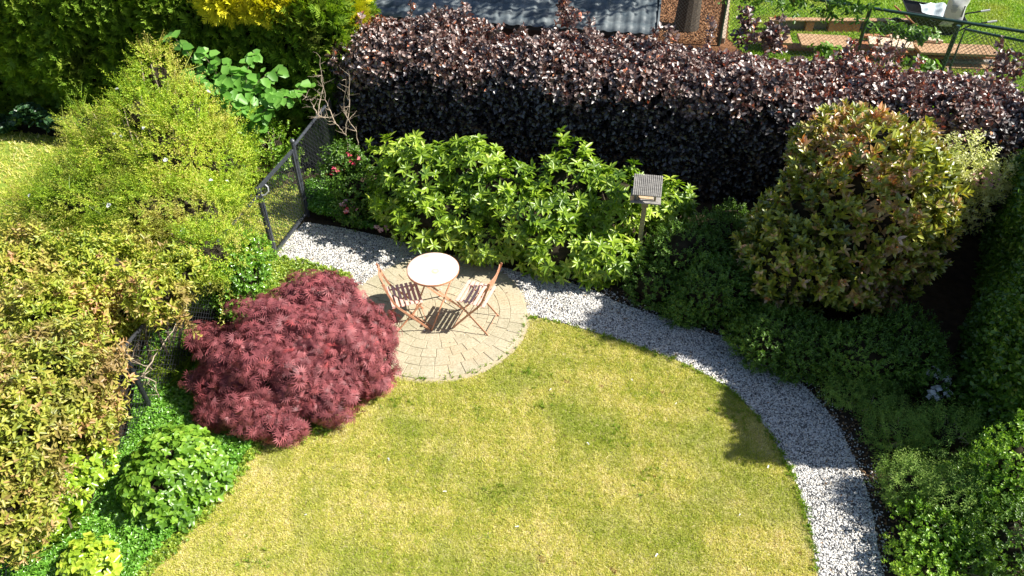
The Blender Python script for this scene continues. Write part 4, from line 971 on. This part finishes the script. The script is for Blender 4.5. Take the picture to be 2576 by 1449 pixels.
# green fence
ra, rb = at(2190, 20, 1.2), at(2576, 80, 1.2)
fd = (rb-ra)[:2]; fd /= np.linalg.norm(fd)
A0 = ra[:2]-fd*5.2; Bq = ra[:2]+fd*6
gf = thing('green_fence', 'dark green tube and chain-link fence beyond the purple hedge at upper right', 'fence', (ra[0], ra[1], 0))
MB().tube([(*A0, 1.2), (*Bq, 1.2)], .028, 10).build('top_rail', M['greenmetal'], gf)
for q in (A0+fd*.1, A0+fd*2.6, ra[:2], Bq):
    MB().tube([(*q, 0), (*q, 1.2)], .034, 10).build('post', M['greenmetal'], gf)
chainlink(A0, Bq, .03, 1.19, .075, .0028, 'wire_mesh', solid('galvanised_green_wire', (.10, .12, .10), (.2, .22, .2), 30, .5), gf)
q0 = at(2412, 64, 1.1)[:2]
gg = thing('green_gate', 'dark green tube-framed gate at the right end of the back fence', 'gate', (q0[0], q0[1], 0))
gdv = (at(2576, 100, 1.08)-at(2440, 72, 1.08))[:2]; gdv /= np.linalg.norm(gdv)
MB().tube([(*q0, 0), (*q0, 1.1)], .04, 12).build('gate_post', M['greenmetal'], gg)
q1 = q0+gdv*.12; q2 = q1+gdv*1.9
mb = MB(); mb.tube([(*q1, .05), (*q1, 1.06), (*q2, 1.06), (*q2, .05)], .026, 10); mb.build('frame', M['greenmetal'], gg)
chainlink(q1, q2, .06, 1.05, .075, .0028, 'wire_mesh', M['greenmetal'], gg)
M['sap'] = leafmat('sapling_leaf', [(.07, .16, .02), (.12, .24, .03), (.2, .34, .05)], None, .4, .5, .3)
# sapling in front of the planks
shrub('sapling', 'young leafy sapling growing through the green fence in front of the timber', 'plant', [B(2290, 80, .75, .45, .2, .18), B(2230, 70, .8, .25, .2, .12), B(2330, 90, .7, .2, .2, .12)], [c_rosette(5, .13, .08, -.2, .6) for _ in range(4)], M['sap'], 55, depth=.8, core=0, nstem=5, seed=41, base=tuple(at(2230, 190)[:2])+(0,))
shrub('sapling', 'low leafy shoots poking above the purple hedge in front of the fence post', 'plant', [B(2080, 128, .9, .3, .2, .12), B(2320, 160, 1.2, .3, .2, .1)], [c_rosette(5, .1, .07, -.2, .6) for _ in range(4)], M['sap'], 40, depth=.8, core=0, nstem=4, seed=42, base=tuple(at(2100, 260)[:2])+(0,))

# timber
M['newwood'] = solid('fresh_timber', (.30, .17, .085), (.48, .31, .18), 10, .7, .3, bump=.2, stretch=(1, 1, 1))
M['palewood'] = solid('pale_timber', (.52, .38, .26), (.72, .57, .42), 10, .7)
M['oldtimber'] = solid('red_brown_timber', (.30, .12, .05), (.42, .20, .1), 10, .7, .3)
def frame2(p0, p1):
    d = Vector((p1[0]-p0[0], p1[1]-p0[1], 0)).normalized(); n_ = Vector((-d.y, d.x, 0)); return Matrix((d, n_, Vector((0, 0, 1)))).transposed()
a, b = at(1960, 90), at(2215, 92)
Rp = frame2(a, b); c = (a+b)/2
pl = thing('wooden_pallet', 'wooden pallet standing on its long edge on the grass behind the timber pile', 'pallet', (c[0], c[1], 0))
Lp = 3.2; c = Vector((c[0], c[1], 0))+Rp@Vector((.35, .25, 0))
for y, z in ((0, .255), (0, .012)): MB().box(c+Rp@Vector((0, y, z)), (Lp, .16, .024), Rp, .002).build('edge_board', M['newwood'], pl)
MB().box(c+Rp@Vector((0, .07, .133)), (Lp-.04, .02, .216), Rp, .002).build('deck_board', M['greywood'], pl)
for x in (-1.5, -.75, -.1, .22, .9, 1.5): MB().box(c+Rp@Vector((x, -.012, .1335)), (.16 if x != -.1 else .5, .13, .216), Rp, .003).build('block', M['oldtimber'], pl)
planks = [((1905, 96), (1990, 100), .22, .45, 'short wide board at the left end of the timber pile', 0), ((2010, 100), (2140, 108), .24, .55, 'wide board nearest the pallet, striped by fence shadows', 0), ((1925, 116), (2165, 125), .05, .3, 'reddish plank under the striped board', 1),
          ((2185, 104), (2296, 113), .34, .4, 'bright sunlit board in the middle of the timber pile', 3), ((2150, 112), (2310, 126), .18, .5, 'reddish board below the bright sunlit one', 1), ((2145, 130), (2300, 142), .08, .4, 'pale low plank in front of the middle of the pile', 0),
          ((2240, 96), (2368, 100), .36, .16, 'short pale plank near the wheelbarrow', 3), ((2305, 122), (2503, 128), .3, .5, 'broad board ending at the right of the timber pile', 0), ((2300, 140), (2506, 143), .14, .2, 'orange-brown beam under the broad right-hand board', 1),
          ((2365, 146), (2530, 153), .1, .3, 'dark weathered board at the right front of the pile', 2), ((2350, 160), (2560, 170), .04, .35, 'lowest pale board at the right front of the pile', 0), ((2170, 92), (2290, 90), .3, .1, 'narrow batten lying against the pallet', 1)]
for (p, q, z, wd, lb, mi) in planks:
    a, b = at(*p, z), at(*q, z); R3 = frame2(a, b); L3 = float(np.linalg.norm(b-a)); c3 = (a+b)/2
    o = MB().box((0, 0, 0), (L3, wd, .05), R3@Matrix.Rotation(random.uniform(-.1, .1), 3, 'Z')@Matrix.Rotation(random.uniform(-.03, .03), 3, 'X'), .004).build('plank', M[('newwood', 'oldtimber', 'greywood', 'palewood')[mi]], None); o.location = tuple(c3)
    tag(o, lb, 'plank', 'planks piled beyond the purple hedge')

# wheelbarrow and sack
wb0 = at(2342, 108)
wb = thing('wheelbarrow', 'black wheelbarrow on the back lawn loaded with plastic and a sack', 'wheelbarrow', (wb0[0], wb0[1]+.15, 0), math.radians(-14))
M['tray'] = solid('black_tray_plastic', (.012, .012, .013), (.03, .03, .03), 12, .4, .5)
tv = []; tf = []
prof = [(-.62, .30, .62), (-.35, .33, .26), (.30, .30, .24), (.45, .36, .58)]
top_ = [(-.68, .34, .66), (-.45, .36, .56), (.30, .36, .52), (.50, .36, .56)]
V = [(-.66, -.34, .66), (.48, -.36, .56), (.48, .36, .56), (-.66, .34, .66), (-.30, -.2, .24), (.30, -.22, .22), (.30, .22, .22), (-.30, .2, .24)]
F = [(4, 5, 6, 7), (0, 1, 5, 4), (1, 2, 6, 5), (2, 3, 7, 6), (3, 0, 4, 7)]
o = mk('tray', V, F, M['tray'], wb, local=True); o.modifiers.new('thick', 'SOLIDIFY').thickness = .012
MB().tube([(.48, -.36, .56), (.48, .36, .56), (-.66, .34, .66), (-.66, -.34, .66), (.48, -.36, .56)], .014, 8).build('tray_rim', M['tray'], wb, True)
for s in (-1, 1):
    MB().tube([(-.72, s*.06, .2), (-.3, s*.16, .2), (.3, s*.26, .24), (.62, s*.3, .5), (.92, s*.3, .58)], .016, 8).build('handle', M['tray'], wb, True)
    MB().tube([(.86, s*.3, .563), (1.02, s*.3, .605)], .024, 8).build('grip', solid('grey_grip', (.6, .6, .6), None), wb, True)
    MB().tube([(.05, s*.22, .22), (.2, s*.24, .01), (.36, s*.25, .01), (.42, s*.26, .3)], .014, 8).build('leg', M['tray'], wb, True)
MB().lathe([(.12, -.04), (.185, -.04), (.2, -.02), (.2, .02), (.185, .04), (.12, .04)], (0, 0, 0), 24).build('wheel', M['tray'], wb, True)
wl = wb.children[-1]; wl.location = (-.72, 0, .2); wl.rotation_euler = (math.pi/2, 0, 0)
# crumpled plastic sheet
def crumple(name, c, sx, sy, amp, mat, label, cat, rz=0, tilt=0):
    n = 26; V = []; F = []
    for i in range(n):
        for j in range(n):
            x = (i/(n-1)-.5)*sx; y = (j/(n-1)-.5)*sy; z = amp*(math.sin(9*x+4*y)*math.cos(7*y-3*x)+.5*math.sin(21*x-13*y)+.4*math.sin(31*y+12*x)); V.append((x, y, z))
    for i in range(n-1):
        for j in range(n-1): F.append((i*n+j, (i+1)*n+j, (i+1)*n+j+1, i*n+j+1))
    o = mk(name, V, F, mat); o.location = c; o.rotation_euler = (tilt, 0, rz); o.modifiers.new('thick', 'SOLIDIFY').thickness = .003; return tag(o, label, cat)
crumple('plastic_sheet', (wb0[0]-.02, wb0[1]+.12, .60), .62, .5, .035, solid('grey_plastic_film', (.35, .42, .45), (.6, .66, .68), 12, .18, .8), 'crumpled shiny grey plastic sheet in the wheelbarrow', 'plastic sheet', .2, .35)
# sack: pillow shape standing in the tray
sk = thing('compost_sack', 'pale grey printed sack standing in the wheelbarrow', 'sack', tuple(at(2388, 66, .42)), math.radians(-8))
V = []; F = []; nu, nv = 20, 14
for j in range(nv+1):
    z = j/nv; hw = .21*(1-.12*math.sin(z*math.pi*1.0)) ; th = .085*math.sin(min(max(z, .04), .97)*math.pi)**.55
    for i in range(nu):
        a = 2*math.pi*i/nu; V.append((hw*math.copysign(abs(math.cos(a))**.7, math.cos(a))+.008*math.sin(9*z+a*2), th*math.sin(a)+.006*math.sin(14*z+3*a), z*.62))
for j in range(nv):
    for i in range(nu): F.append((j*nu+i, j*nu+(i+1) % nu, (j+1)*nu+(i+1) % nu, (j+1)*nu+i))
F += [tuple(range(nu-1, -1, -1)), tuple(nv*nu+i for i in range(nu))]
mk('bag', V, F, solid('sack_plastic', (.5, .52, .5), (.66, .67, .64), 6, .35, .5), sk, local=True, smooth=True)
pr = MB()
for i in range(6): pr.box((-.06, -.089, .44-.025*i), (.13-.02*(i % 3), .003, .008))
pr.box((.12, -.080, .33), (.03, .003, .22)); pr.build('printing', solid('grey_print', (.2, .22, .22), None), sk, True)
# a wooden tool handle leaning
a, b = at(2250, 14, .75), at(2320, 78, .45)
o = MB().tube([Vector(a)-Vector(a), Vector(b)-Vector(a)], .016, 8).build('tool_handle', M['oldtimber']); o.location = tuple(a); tag(o, 'wooden tool handle leaning against the black wheelbarrow', 'tool')

# a few pale petals and twigs on the lawn
q = np.array([at(x, y)[:2] for x, y in ((1860, 1300), (1930, 1178), (1480, 1120), (1120, 1240), (980, 1160), (1700, 1020), (1385, 985), (1590, 960), (1300, 1330), (770, 1300), (1650, 1400))])
P = np.column_stack([q, np.full(len(q), .03)]); V, F, T = place([c_rosette(2, .02, .014, 0, .3)], P, np.tile([0, 0, 1.], (len(q), 1)), 1.)
tag(mk('fallen_petals', V, F, M['white'], None, T), 'a few tiny white petals lying on the lawn', 'petals', kind='stuff')
